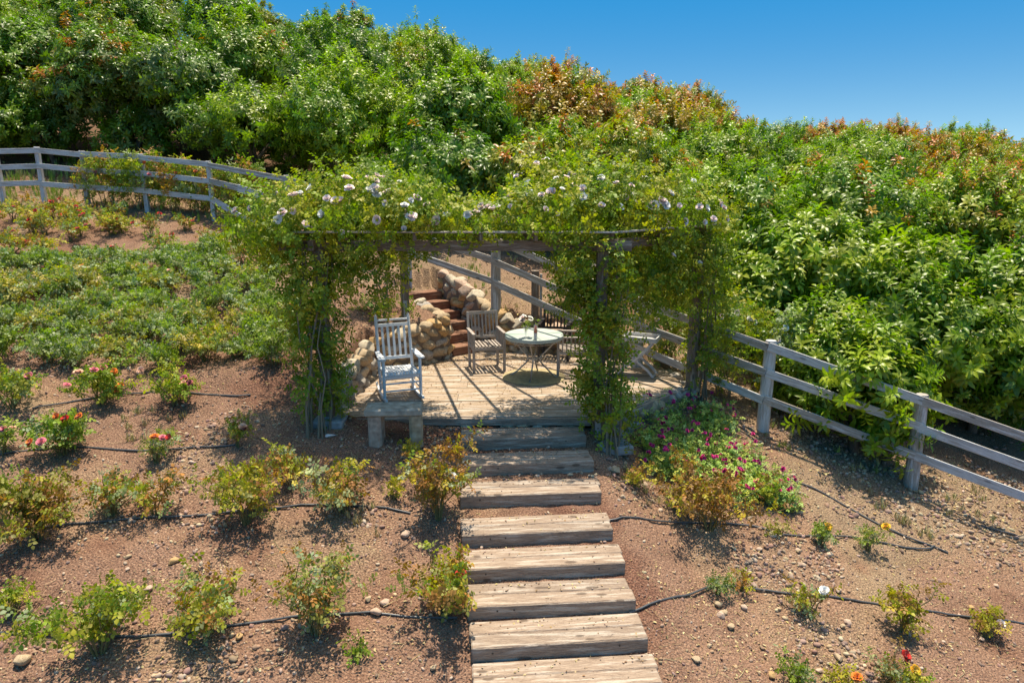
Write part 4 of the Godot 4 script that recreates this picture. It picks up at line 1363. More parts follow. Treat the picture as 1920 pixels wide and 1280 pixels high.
	while d < 17.2:
		var x := -12.0
		while x < -2.9:
			var p := Vector3(x + r.randf_range(-0.2, 0.2), 0, -(d + r.randf_range(-0.2, 0.2)))
			p.y = height(p.x, -p.z)
			x += 0.56
			var q := to_px(p)
			if q.x < -60: continue
			if Geometry2D.is_point_in_polygon(q, bed):
				var low := q.y > 655
				if r.randf() < (0.35 if low else 0.12): continue
				var bl := []
				if r.randf() < 0.08: bl = [["red", "peach", "yellow"][r.randi() % 3]]
				var dusty := r.randf() < 0.72
				rose_bush(p, r.randf_range(0.36, 0.55), r.randf_range(0.36, 0.5), 7, r.randi_range(95, 140), ["sage", "sage", "green", "sage", "green"] if dusty else ["olive", "sage", "straw", "yellow"], bl, ("dusty sage-green rose bush without blooms in the thick bed" if dusty else "yellow-tinged rose bush without blooms in the thick bed") if bl.is_empty() else ("%s rose bush with a single %s bloom in the thick bed" % ["dusty sage-green" if dusty else "yellow-tinged", bl[0]]), "rose bushes of the thick bed", 5000 + n)
				n += 1
			elif Geometry2D.is_point_in_polygon(q, sparse) and r.randf() < 0.7:
				rose_bush(p, r.randf_range(0.35, 0.55), r.randf_range(0.25, 0.42), 6, r.randi_range(40, 75), ["yellow", "lime", "sage", "rust"], ["red", "red"] if r.randf() < 0.5 else [], "yellow-leaved rose bush in the thin bed below the white fence", "rose bushes of the thin bed", 5000 + n)
				n += 1
		d += 0.62
	for a in [[282, 445], [345, 432], [222, 412], [395, 470], [455, 495], [300, 470], [520, 505]]:
		rose_bush(ground_px(a[0], a[1]), 0.42, 0.22, 5, 40, ["sage", "green", "rust"], ["red"] if a[0] > 280 else [], "thin rose bush alone on the dry path below the white fence", "rose bushes on the dry path", 7000 + n)
		n += 1

func make_flower_patch() -> void:
	var r := RandomNumberGenerator.new()
	r.seed = 311
	var spots := [[1250, 800, 0.34, 0], [1300, 790, 0.36, 0], [1345, 800, 0.3, 0], [1225, 838, 0.3, 0], [1275, 845, 0.32, 0], [1330, 845, 0.3, 0], [1240, 880, 0.26, 1], [1290, 890, 0.28, 1], [1345, 888, 0.28, 1], [1395, 870, 0.26, 1], [1400, 915, 0.28, 1], [1445, 925, 0.28, 1], [1465, 945, 0.2, 1], [1375, 935, 0.24, 1]]
	for a in spots:
		var p := ground_px(a[0], a[1])
		var t := thing("flower_clump", "clump of magenta-headed flowers under the arbour's stone wall" if a[3] == 0 else "clump of magenta-headed flowers beside the half-dead brown rose bush", "flowers", p, 0.0, "magenta flowers beside the deck")
		var xs := []
		var cs := []
		var fx := []
		var fc := []
		var w: float = a[2]
		for k in 120:
			var o := Vector3(r.randf_range(-w, w), 0, r.randf_range(-w, w))
			if o.length() > w: continue
			o.y = height(p.x + o.x, -(p.z + o.z)) - p.y + r.randf() * r.randf() * 0.3
			xs.append(along((Vector3.UP + some_dir(r) * 0.8).normalized(), o, r.randf_range(0.6, 1.0), r))
			cs.append(tint([Color(0.30, 0.42, 0.12), Color(0.27, 0.40, 0.06), Color(0.42, 0.46, 0.08)][k % 3], r))
		for k in 7:
			var o := Vector3(r.randf_range(-w, w), 0, r.randf_range(-w, w))
			o.y = height(p.x + o.x, -(p.z + o.z)) - p.y + r.randf_range(0.18, 0.36)
			for j in 2:
				fx.append(along((Vector3(0, 0.8, 0.5) + some_dir(r) * 0.6).normalized(), o + some_dir(r) * 0.02, r.randf_range(0.045, 0.065), r))
				fc.append(tint(Color(0.62, 0.05, 0.22), r, 0.2))
		many("foliage", G.bushleaf[0], M.grass_blade, xs, cs, t).set_meta("kind", "stuff")
		many("blossoms", G.blooms[0], M.dry_leaf, fx, fc, t).set_meta("kind", "stuff")

# ------------------------------------------------------------------ the arbour
func make_arbour() -> void:
	var t := thing("rose_arbour", "weathered brown timber arbour with fanned rafters over the deck", "arbour")
	var feet := [Vector2(-2.45, 8.66), Vector2(1.14, 8.62), Vector2(2.8, 10.22), Vector2(-1.93, 12.15), Vector2(1.95, 12.7)]
	for k in feet.size():
		var y := height(feet[k].x, feet[k].y)
		if k < 2: y = -0.22
		if k == 2: y = minf(y, -0.34)
		var p := Vector3(feet[k].x, y, -feet[k].y)
		var turn := deg_to_rad([0, 0, 44, 12, -20][k])
		var s := Shape.new()
		s.off = Vector2(k * 0.7, k * 0.3)
		var top := 2.25
		s.box(Transform3D(Basis(Vector3.UP, turn), Vector3(p.x, (y - 0.05 + top) * 0.5, p.z)), Vector3(0.14, top - y + 0.05, 0.14), 0.008)
		var post := shape("post", s, M.arbour_wood, t)
		# galvanised strap at the foot
		var b := Basis(Vector3.UP, turn)
		for sg in [1, -1]:
			var g := Shape.new()
			g.box(Transform3D(b, Vector3(p.x, y + 0.13, p.z) + b * Vector3(0, 0, 0.073 * sg)), Vector3(0.075, 0.3, 0.006), 0.002)
			var strap := shape("foot_strap", g, M.galvanised, post)
			if sg == 1:
				for q in 3:
					var h := Shape.new()
					var c := Vector3(p.x, y + 0.05 + q * 0.085, p.z)
					h.tube([c + b * Vector3(0, 0, 0.07), c + b * Vector3(0, 0, 0.084)], [0.011, 0.009], 6)
					shape("bolt_and_hole_disc", h, M.bolt_and_hole_iron, post)
	var beams := [[Vector2(-2.95, 8.66), Vector2(1.5, 8.62)], [Vector2(1.05, 8.52), Vector2(2.95, 10.38)], [Vector2(-2.2, 12.13), Vector2(2.2, 12.72)], [Vector2(-2.5, 8.5), Vector2(-1.88, 12.4)], [Vector2(2.88, 10.05), Vector2(1.9, 12.95)]]
	for k in beams.size():
		var s := Shape.new()
		s.off = Vector2(k * 0.9, 0.2 * k)
		var y := 2.315 + (0.003 * k)
		s.bar(Vector3(beams[k][0].x, y, -beams[k][0].y), Vector3(beams[k][1].x, y, -beams[k][1].y), 0.09 - 0.004 * k, 0.13)
		shape("beam", s, M.arbour_wood, t)
	# rafters fan out from the back beam; their lines fall across the deck as shadow
	var fans := [[-2.0, 12.2, -2.75, 8.5], [-1.82, 12.3, -2.05, 8.5], [-1.58, 12.35, -1.2, 8.45], [-1.32, 12.4, -0.38, 8.45], [-1.0, 12.45, 0.30, 8.45], [-0.74, 12.5, 1.25, 8.5], [-0.37, 12.55, 1.98, 9.15], [0.1, 12.6, 2.45, 9.65], [0.7, 12.65, 2.85, 10.1], [1.4, 12.7, 2.95, 10.75]]
	for k in fans.size():
		var f: Array = fans[k]
		var s := Shape.new()
		s.off = Vector2(k * 0.37, k * 0.21)
		s.bar(Vector3(f[0], 2.432, -f[1] - 0.1), Vector3(f[2], 2.432, -f[3]), 0.042, 0.09)
		shape("rafter", s, M.arbour_wood, t)
	# laths along the eaves
	for e in [[Vector2(-2.9, 8.5), Vector2(1.3, 8.46)], [Vector2(1.32, 8.5), Vector2(3.1, 10.2)]]:
		var s := Shape.new()
		s.bar(Vector3(e[0].x, 2.492, -e[0].y), Vector3(e[1].x, 2.492, -e[1].y), 0.07, 0.022)
		shape("lath", s, M.fence_bare, t)
	# concrete pads under the front posts
	for q in [[Vector2(-2.42, 8.6), 0.0], [Vector2(1.34, 8.42), 0.3]]:
		var s := Shape.new()
		var y := height(q[0].x, q[0].y)
		s.box(Transform3D(Basis(Vector3.UP, q[1]), Vector3(q[0].x, maxf(y, -0.3) - 0.005, -q[0].y)), Vector3(0.42, 0.13, 0.34), 0.02)
		tag(shape("concrete_pad", s, M.concrete), "flat grey concrete pad under the arbour post %s" % ("next to the rocking chair" if q[1] == 0.0 else "beside the top timber step"), "concrete pad", "concrete pads under the arbour posts")

# ------------------------------------------------------------------ furniture
func make_rocking_chair() -> void:
	var p := level_px(750, 742, 0.0)
	var t := thing("rocking_chair", "white painted slat-back rocking chair standing on the deck", "rocking chair", Vector3(p.x, 0.0, p.z), deg_to_rad(20))
	var w := 0.265          # half the distance of the posts
	var add := func(called: String, fn: Callable) -> void:
		var s := Shape.new()
		s.off = Vector2(rng.randf() * 3, rng.randf() * 3)
		fn.call(s)
		shape(called, s, M.chair_paint, t)
	for sx in [-1, 1]:
		# curved rocker
		add.call("rocker", func(s: Shape) -> void:
			var last := Vector3.ZERO
			for k in 9:
				var z := lerpf(0.40, -0.48, k / 8.0)
				var q := Vector3(sx * w, 0.022 + 0.30 * z * z, z)
				if k > 0: s.bar(last, q + (q - last) * 0.06, 0.032, 0.045)
				last = q)
		# front post with a turned foot
		add.call("front_post", func(s: Shape) -> void: s.tube([Vector3(sx * w, 0.05, 0.25), Vector3(sx * w, 0.3, 0.245), Vector3(sx * w, 0.62, 0.235)], [0.021, 0.024, 0.022], 9))
		# back post leaning back, with a pointed finial
		add.call("back_post", func(s: Shape) -> void: s.tube([Vector3(sx * w * 0.93, 0.05, -0.22), Vector3(sx * w * 0.93, 0.42, -0.24), Vector3(sx * w * 0.93, 1.1, -0.42), Vector3(sx * w * 0.93, 1.14, -0.431), Vector3(sx * w * 0.93, 1.17, -0.439)], [0.021, 0.024, 0.022, 0.019, 0.004], 9))
		# flat curved arm
		add.call("arm", func(s: Shape) -> void:
			var m: float = sx * (w + 0.01)
			s.slab([Vector3(m - sx * 0.03, 0, -0.27), Vector3(m + sx * 0.03, 0, -0.27), Vector3(m + sx * 0.05, 0, 0.1), Vector3(m + sx * 0.055, 0, 0.27), Vector3(m + sx * 0.02, 0, 0.31), Vector3(m - sx * 0.04, 0, 0.29), Vector3(m - sx * 0.045, 0, 0.1)], 0.622, 0.645))
		for k in 2:
			add.call("side_stretcher", func(s: Shape) -> void: s.tube([Vector3(sx * w, 0.17 + k * 0.12, 0.24), Vector3(sx * w * 0.95, 0.17 + k * 0.12, -0.22)], [0.012, 0.012], 7))
	for k in 2:
		add.call("front_stretcher", func(s: Shape) -> void: s.tube([Vector3(-w, 0.16 + k * 0.11, 0.25), Vector3(w, 0.16 + k * 0.11, 0.25)], [0.013, 0.013], 7))
	add.call("rear_stretcher", func(s: Shape) -> void: s.tube([Vector3(-w, 0.2, -0.22), Vector3(w, 0.2, -0.22)], [0.012, 0.012], 7))
	add.call("front_apron", func(s: Shape) -> void: s.bar(Vector3(-w, 0.375, 0.24), Vector3(w, 0.375, 0.24), 0.03, 0.055))
	# seat of narrow slats, dished and rolled over the front
	for k in 12:
		add.call("seat_slat", func(s: Shape) -> void:
			var x := lerpf(-w + 0.03, w - 0.03, k / 11.0)
			var pts := [Vector3(x, 0.395, 0.285), Vector3(x, 0.425, 0.26), Vector3(x, 0.425, 0.14), Vector3(x, 0.405, -0.05), Vector3(x, 0.405, -0.225)]
			for j in 4: s.bar(pts[j], pts[j + 1], 0.037, 0.018, Vector3(0, 1, 0.2).normalized(), 0.003))
	# back: two rails above, one below, five slats
	var back := func(y: float) -> Vector3: return Vector3(0, y, -0.24 - (y - 0.42) * 0.265)
	for y in [[1.08, 0.03], [1.005, 0.05], [0.53, 0.05]]:
		add.call("back_rail", func(s: Shape) -> void:
			var c: Vector3 = back.call(y[0])
			s.bar(c - Vector3(w * 0.93, 0, 0), c + Vector3(w * 0.93, 0, 0), 0.024, y[1], Vector3(0, 1, -0.26).normalized()))
	for k in 5:
		add.call("back_slat", func(s: Shape) -> void:
			var x := lerpf(-0.165, 0.165, k / 4.0)
			s.bar(back.call(0.53) + Vector3(x, 0, 0.0), back.call(1.0) + Vector3(x, 0, 0.0), 0.012, 0.036, Vector3(1, 0, 0)))

func make_bench() -> void:
	var p := ground_px(741, 827)
	var t := thing("stone_bench", "small rough stone bench with a grey slab seat in front of the deck", "bench", Vector3(p.x, p.y, p.z), deg_to_rad(3))
	var s := Shape.new()
	s.off = Vector2(0.4, 0.7)
	s.box(Transform3D(Basis(Vector3.UP, 0.01), Vector3(0, 0.425, -0.02)), Vector3(0.72, 0.095, 0.33), 0.018)
	shape("seat_slab", s, M.slab_grey, t)
	for sx in [-1, 1]:
		var T := Transform3D(Basis(Vector3.UP, 0.12 * sx), Vector3(sx * 0.25 + 0.02, 0.16, 0.0))
		var l := Shape.new()
		l.box(T, Vector3(0.17, 0.47, 0.24), 0.03)
		shape("leg", l, M.stone_rose if sx < 0 else M.stone_tan, t)

# a slatted teak armchair facing +z
func make_armchair(at: Vector3, turn: float, m: Material, label: String) -> void:
	var t := thing("slatted_armchair", label, "chair", at, turn, "slatted armchairs round the table")
	var w := 0.26
	var add := func(called: String, a: Vector3, b: Vector3, wide: float, high: float, up: Vector3) -> void:
		var s := Shape.new()
		s.off = Vector2(rng.randf() * 3, rng.randf() * 3)
		s.bar(a, b, wide, high, up, 0.004)
		shape(called, s, m, t)
	for sx in [-1, 1]:
		add.call("leg", Vector3(sx * w, 0, 0.24), Vector3(sx * w, 0.64, 0.24), 0.042, 0.042, Vector3(0, 0, 1))
		add.call("leg", Vector3(sx * w * 0.96, 0, -0.22), Vector3(sx * w * 0.96, 0.42, -0.24), 0.042, 0.042, Vector3(0, 0, 1))
		add.call("back_post", Vector3(sx * w * 0.96, 0.42, -0.24), Vector3(sx * w * 0.96, 0.93, -0.36), 0.042, 0.042, Vector3(0, 0, 1))
		add.call("arm", Vector3(sx * w, 0.652, 0.28), Vector3(sx * w, 0.652, -0.3), 0.055, 0.026, Vector3.UP)
		add.call("side_rail", Vector3(sx * w, 0.395, 0.24), Vector3(sx * w, 0.395, -0.24), 0.026, 0.06, Vector3.UP)
		for k in 6:
			var z := lerpf(0.17, -0.17, k / 5.0)
			add.call("side_slat", Vector3(sx * w, 0.42, z), Vector3(sx * w, 0.64, z), 0.022, 0.014, Vector3(1, 0, 0))
	add.call("front_rail", Vector3(-w, 0.395, 0.235), Vector3(w, 0.395, 0.235), 0.028, 0.06, Vector3.UP)
	add.call("rear_rail", Vector3(-w, 0.395, -0.235), Vector3(w, 0.395, -0.235), 0.026, 0.06, Vector3.UP)
	add.call("back_rail", Vector3(-w, 0.905, -0.354), Vector3(w, 0.905, -0.354), 0.03, 0.055, Vector3(0, 1, -0.23).normalized())
	add.call("back_rail", Vector3(-w, 0.50, -0.259), Vector3(w, 0.50, -0.259), 0.026, 0.045, Vector3(0, 1, -0.23).normalized())
	for k in 7:
		var x := lerpf(-0.19, 0.19, k / 6.0)
		add.call("back_slat", Vector3(x, 0.5, -0.259), Vector3(x, 0.9, -0.353), 0.013, 0.028, Vector3(1, 0, 0))
	for k in 8:
		var x := lerpf(-0.205, 0.205, k / 7.0)
		add.call("seat_slat", Vector3(x, 0.434, 0.25), Vector3(x, 0.434, -0.23), 0.036, 0.016, Vector3.UP)

func make_table() -> Vector3:
	var p := level_px(1001, 706, 0.0)
	var t := thing("round_table", "round pale green enamel garden table on bent rusty iron legs", "table", Vector3(p.x, 0.012, p.z), 0.3)
	var s := Shape.new()
	s.lathe(Vector3.ZERO, [Vector2(0.0, 0.705), Vector2(0.455, 0.705), Vector2(0.468, 0.702), Vector2(0.474, 0.694), Vector2(0.474, 0.645), Vector2(0.468, 0.642), Vector2(0.464, 0.645), Vector2(0.464, 0.69), Vector2(0.0, 0.692)], 40)
	shape("tabletop", s, M.enamel, t)
	var ring := []
	var rr := []
	for k in 33:
		var a := TAU * k / 32.0
		ring.append(Vector3(cos(a) * 0.40, 0.60, sin(a) * 0.40)); rr.append(0.008)
	var rs := Shape.new()
	rs.tube(ring, rr, 6, false)
	shape("upper_ring", rs, M.rusty_iron, t)
	var low := []
	var lr := []
	for k in 17:
		var a := TAU * k / 16.0
		low.append(Vector3(cos(a) * 0.085, 0.30, sin(a) * 0.085)); lr.append(0.009)
	var ls := Shape.new()
	ls.tube(low, lr, 6, false)
	shape("lower_ring", ls, M.rusty_iron, t)
	for k in 4:
		var a := TAU * k / 4.0 + 0.5
		var o := Vector3(cos(a), 0, sin(a))
		var l := Shape.new()
		l.off = Vector2(k * 0.8, 0)
		l.tube([o * 0.40 + Vector3(0, 0.69, 0), o * 0.36 + Vector3(0, 0.60, 0), o * 0.13 + Vector3(0, 0.36, 0), o * 0.085 + Vector3(0, 0.30, 0), o * 0.12 + Vector3(0, 0.23, 0), o * 0.28 + Vector3(0, 0.07, 0), o * 0.36 + Vector3(0, 0.012, 0), o * 0.40 + Vector3(0, 0.012, 0)], [0.013, 0.013, 0.013, 0.013, 0.013, 0.013, 0.013, 0.01], 7)
		shape("leg", l, M.rusty_iron, t)
	# the round mat it stands on
	var ms := Shape.new()
	ms.lathe(Vector3(p.x, 0, p.z), [Vector2(0.0, 0.012), Vector2(0.5, 0.012), Vector2(0.512, 0.008), Vector2(0.513, 0.001)], 48)
	tag(shape("round_mat", ms, M.sisal), "round olive-tan fibre mat under the garden table", "mat")
	# on the table
	var top := 0.718
	var vp := level_px(986, 632, top)
	var v := thing("flower_vase", "clear glass vase of white roses on the garden table", "vase", Vector3(vp.x, top, vp.z))
	var g := Shape.new()
	g.lathe(Vector3.ZERO, [Vector2(0.0, 0.0), Vector2(0.04, 0.0), Vector2(0.014, 0.02), Vector2(0.013, 0.05), Vector2(0.035, 0.10), Vector2(0.042, 0.16), Vector2(0.046, 0.19), Vector2(0.042, 0.188), Vector2(0.036, 0.13)], 20)
	shape("glass", g, M.clear_glass, v)
	var r := RandomNumberGenerator.new()
	r.seed = 44
	var st := Shape.new()
	for k in 6:
		var q := Vector3(r.randf_range(-0.09, 0.1), r.randf_range(0.25, 0.34), r.randf_range(-0.03, 0.07))
		st.tube([Vector3(0, 0.07, 0), Vector3(q.x * 0.3, 0.18, q.z * 0.3), q], [0.003, 0.003, 0.003], 4)
		put("bloom", G.blooms[k % 3], M.petal_white if k < 4 else M.petal_blush, v, along((q + some_dir(r) * 0.1).normalized(), q, r.randf_range(0.085, 0.11), r))
	shape("stalks", st, M.cane, v)
	var xs := []
	var cs := []
	for k in 4:
		xs.append(along((Vector3(r.randf_range(-0.5, 1), 0.5, r.randf_range(-0.5, 0.5))).normalized(), Vector3(r.randf_range(0.02, 0.14), r.randf_range(0.15, 0.2), r.randf_range(-0.06, 0.02)), 0.6, r))
		cs.append(tint(ROSE.green, r))
	many("leaves", G.rose[2], M.rose_leaf, xs, cs, v).set_meta("kind", "stuff")
	var cp := level_px(1004, 636, top)
	var c := thing("candle_glass", "small glass with an amber candle on the garden table", "candle", Vector3(cp.x, top, cp.z))
	var cg := Shape.new()
	cg.lathe(Vector3.ZERO, [Vector2(0.0, 0.0), Vector2(0.03, 0.0), Vector2(0.032, 0.07), Vector2(0.034, 0.19), Vector2(0.022, 0.235), Vector2(0.02, 0.235), Vector2(0.031, 0.19)], 18)
	shape("glass", cg, M.clear_glass, c)
	var cw := Shape.new()
	cw.lathe(Vector3.ZERO, [Vector2(0.0, 0.006), Vector2(0.026, 0.006), Vector2(0.027, 0.1), Vector2(0.0, 0.102)], 16)
	shape("base", cw, M.candle_white, c)
	var ca := Shape.new()
	ca.lathe(Vector3.ZERO, [Vector2(0.026, 0.104), Vector2(0.028, 0.12), Vector2(0.022, 0.17), Vector2(0.008, 0.21), Vector2(0.0, 0.225)], 16)
	shape("amber_top", ca, M.amber_wax, c)
	return p

func make_tray_stand() -> void:
	var p := level_px(1194, 702, 0.0)
	var t := thing("tray_table", "weathered white folding tray table with crossed legs at the deck's edge", "tray table", Vector3(p.x, 0.0, p.z), deg_to_rad(-24))
	var add := func(called: String, a: Vector3, b: Vector3, wide: float, high: float, up: Vector3) -> void:
		var s := Shape.new()
		s.off = Vector2(rng.randf() * 3, rng.randf() * 3)
		s.bar(a, b, wide, high, up, 0.004)
		shape(called, s, M.fence_paint, t)
	var y := 0.6
	var hw := 0.33
	var hd := 0.19
	var s := Shape.new()
	s.box(Transform3D(Basis.IDENTITY, Vector3(0, y, 0)), Vector3(hw * 2, 0.016, hd * 2), 0.003)
	shape("tray_bottom", s, M.fence_paint, t)
	for sg in [-1, 1]:
		add.call("tray_side", Vector3(-hw, y + 0.035, sg * hd), Vector3(hw, y + 0.035, sg * hd), 0.018, 0.075, Vector3.UP)
		add.call("tray_end", Vector3(sg * hw, y + 0.037, -hd), Vector3(sg * hw, y + 0.037, hd), 0.018, 0.08, Vector3.UP)
	for sg in [-1, 1]:
		var z: float = sg * 0.15
		# curved crossed legs: pairs lean opposite ways
		for sx in [-1, 1]:
			var zz: float = z - 0.028 * sx * 0.5 * sg
			var pts := [Vector3(sx * -0.27, y - 0.01, zz), Vector3(sx * -0.12, y * 0.66, zz), Vector3(sx * 0.06, y * 0.38, zz), Vector3(sx * 0.20, 0.13, zz), Vector3(sx * 0.30, 0.022, zz)]
			var l := Shape.new()
			for k in 4: l.bar(pts[k], pts[k + 1] + (pts[k + 1] - pts[k]).normalized() * 0.006, 0.026, 0.046, Vector3.UP, 0.004)
			shape("leg", l, M.fence_paint, t)
	for sx in [-1, 1]:
		add.call("foot_bar", Vector3(sx * 0.29, 0.022, -0.15), Vector3(sx * 0.29, 0.022, 0.15), 0.03, 0.03, Vector3.UP)
		add.call("top_bar", Vector3(sx * 0.25, y - 0.022, -0.16), Vector3(sx * 0.25, y - 0.022, 0.16), 0.03, 0.026, Vector3.UP)

func make_furniture() -> void:
	make_rocking_chair()
	make_bench()
	var a := level_px(912, 690, 0.0)
	make_armchair(Vector3(a.x, 0, a.z), deg_to_rad(14), M.teak_grey, "weathered grey slatted armchair standing clear of the vines by the stone wall")
	var b := level_px(1074, 698, 0.0)
	make_armchair(Vector3(b.x, 0, b.z), deg_to_rad(-96), M.teak_grey, "weathered grey slatted armchair half hidden by the vine on the front post")
	make_armchair(Vector3(0.78, 0, -12.0), deg_to_rad(-12), M.dark_chair_wood, "dark slatted armchair behind the garden table")
	make_table()
	make_tray_stand()

# ------------------------------------------------------------------ hoses, stones, litter
func make_hoses() -> void:
	var r := RandomNumberGenerator.new()
	r.seed = 61
	var runs := [
		[[[-80, 1186], [0, 1188], [60, 1192], [120, 1193], [240, 1195], [330, 1190], [410, 1176], [545, 1160], [650, 1152], [760, 1157], [872, 1160]], "black drip hose along the lowest row of roses up to the timber steps"],
		[[[1180, 1151], [1203, 1143], [1270, 1120], [1338, 1101], [1420, 1107], [1500, 1117], [1600, 1127], [1740, 1147], [1800, 1157], [1920, 1170], [2000, 1180]], "black drip hose running from the timber steps past the white-flowered rose"],
		[[[-60, 1005], [130, 985], [280, 972], [395, 966], [540, 952], [620, 948], [700, 952], [785, 967]], "black drip hose through the yellowing row of roses"],
		[[[1135, 974], [1155, 975], [1280, 982], [1390, 985], [1445, 997], [1480, 1005], [1590, 1008], [1700, 1028], [1745, 1030], [1752, 1022]], "black drip hose past the two small yellow-flowered roses"],
		[[[1310, 838], [1345, 848], [1380, 862], [1420, 880], [1450, 888], [1560, 935], [1680, 1000], [1790, 1042]], "black drip hose slanting down the stony slope below the magenta flowers"],
		[[[-60, 860], [0, 853], [95, 842], [180, 840], [280, 845], [420, 837], [445, 833]], "black drip hose along the orange-flowered roses"],
		[[[60, 768], [150, 752], [230, 742], [310, 736], [390, 740], [450, 745], [482, 738]], "black drip hose along the uppermost flowering roses"],
		[[[1840, 985], [1880, 998], [1930, 1012]], "short end of black hose on the stony slope under the fence"],
	]
	for u in runs:
		var ps := []
		var rs := []
		var pts := []
		for q in u[0]: pts.append(ground_px(q[0], q[1]))
		for k in pts.size() - 1:
			var a: Vector3 = pts[k]
			var b: Vector3 = pts[k + 1]
			var n := maxi(2, roundi(a.distance_to(b) / 0.12))
			var a0: Vector3 = pts[maxi(k - 1, 0)]
			var b0: Vector3 = pts[mini(k + 2, pts.size() - 1)]
			for j in n:
				var q := a.cubic_interpolate(b, a0, b0, float(j) / n)
				q.y = fine_height(q.x, -q.z) + 0.011 + 0.004 * sin(ps.size() * 0.9)
				ps.append(q); rs.append(0.0115)
		# lift it over small hollows: a hose does not follow every dent
		for pass_ in 3:
			for k in range(1, ps.size() - 1):
				ps[k].y = maxf(ps[k].y, (ps[k - 1].y + ps[k + 1].y) * 0.5 - 0.002)
		var s := Shape.new()
		s.tube(ps, rs, 7)
		tag(shape("drip_hose", s, M.hose), u[1], "hose", "drip hoses on the beds")

func make_stones() -> void:
	var r := RandomNumberGenerator.new()
	r.seed = 71
	var spots := [[326, 1055, 0.12], [277, 1108, 0.09], [240, 1045, 0.06], [52, 1148, 0.1], [145, 1148, 0.08], [38, 1243, 0.13], [450, 1195, 0.08], [527, 1222, 0.07], [557, 1135, 0.08], [360, 988, 0.05], [503, 1108, 0.04], [705, 1150, 0.1], [690, 1125, 0.08], [760, 1005, 0.1], [722, 1132, 0.09], [811, 1255, 0.06], [355, 1195, 0.05], [240, 1068, 0.05],
		[1155, 887, 0.13], [1345, 1135, 0.09], [1352, 1155, 0.1], [1370, 1178, 0.08], [1358, 1150, 0.07], [1395, 1140, 0.08], [1425, 1032, 0.07], [1497, 1035, 0.06], [1572, 1110, 0.07], [1590, 1170, 0.08], [1580, 1176, 0.06], [1572, 1235, 0.1], [1448, 1268, 0.08], [1537, 1260, 0.06], [1305, 1238, 0.07], [1330, 1212, 0.06], [1840, 1200, 0.06], [1675, 1065, 0.05], [1868, 1100, 0.06], [1822, 1140, 0.06], [1560, 1045, 0.05], [1690, 1150, 0.06], [622, 745, 0.06], [640, 838, 0.05], [1180, 960, 0.05], [1460, 900, 0.06], [1500, 925, 0.05], [1590, 950, 0.06], [1640, 965, 0.06]]
	for a in spots:
		var p := ground_px(a[0], a[1])
		var w: float = a[2] * r.randf_range(0.9, 1.15)
		var T := Transform3D(Basis(Vector3.UP, r.randf() * TAU) * Basis.from_scale(Vector3(w * 1.2, w * 0.75, w)), p + Vector3(0, w * 0.22, 0))
		var o := put("field_stone", G.stones[r.randi() % 7], M[["stone_tan", "stone_rose", "stone_tan", "stone_ochre"][r.randi() % 4]], self, T)
		if a[0] == 1155: tag(o, "round striped cobble beside the second timber step", "stone", "loose stones on the soil")
		else: tag(o, "tan fist-sized stone lying loose on the bare red soil", "stone", "loose stones on the soil")
	for a in [[634, 772, 0.16, "white broken slab leaning at the foot of the arbour post"], [618, 818, 0.11, "pale blue-white stone on the dark soil by the rose stems"], [840, 148 + 690, 0.05, "small white chip of stone beside the top timber step"]]:
		var p := ground_px(a[0], a[1])
		var w: float = a[2]
		var o := put("white_stone", G.stones[r.randi() % 7], M.candle_white, self, Transform3D(Basis(Vector3.UP, r.randf() * TAU) * Basis.from_scale(Vector3(w * 1.3, w * 0.4, w * 0.8)), p + Vector3(0, w * 0.12, 0)))
		tag(o, a[3], "stone")

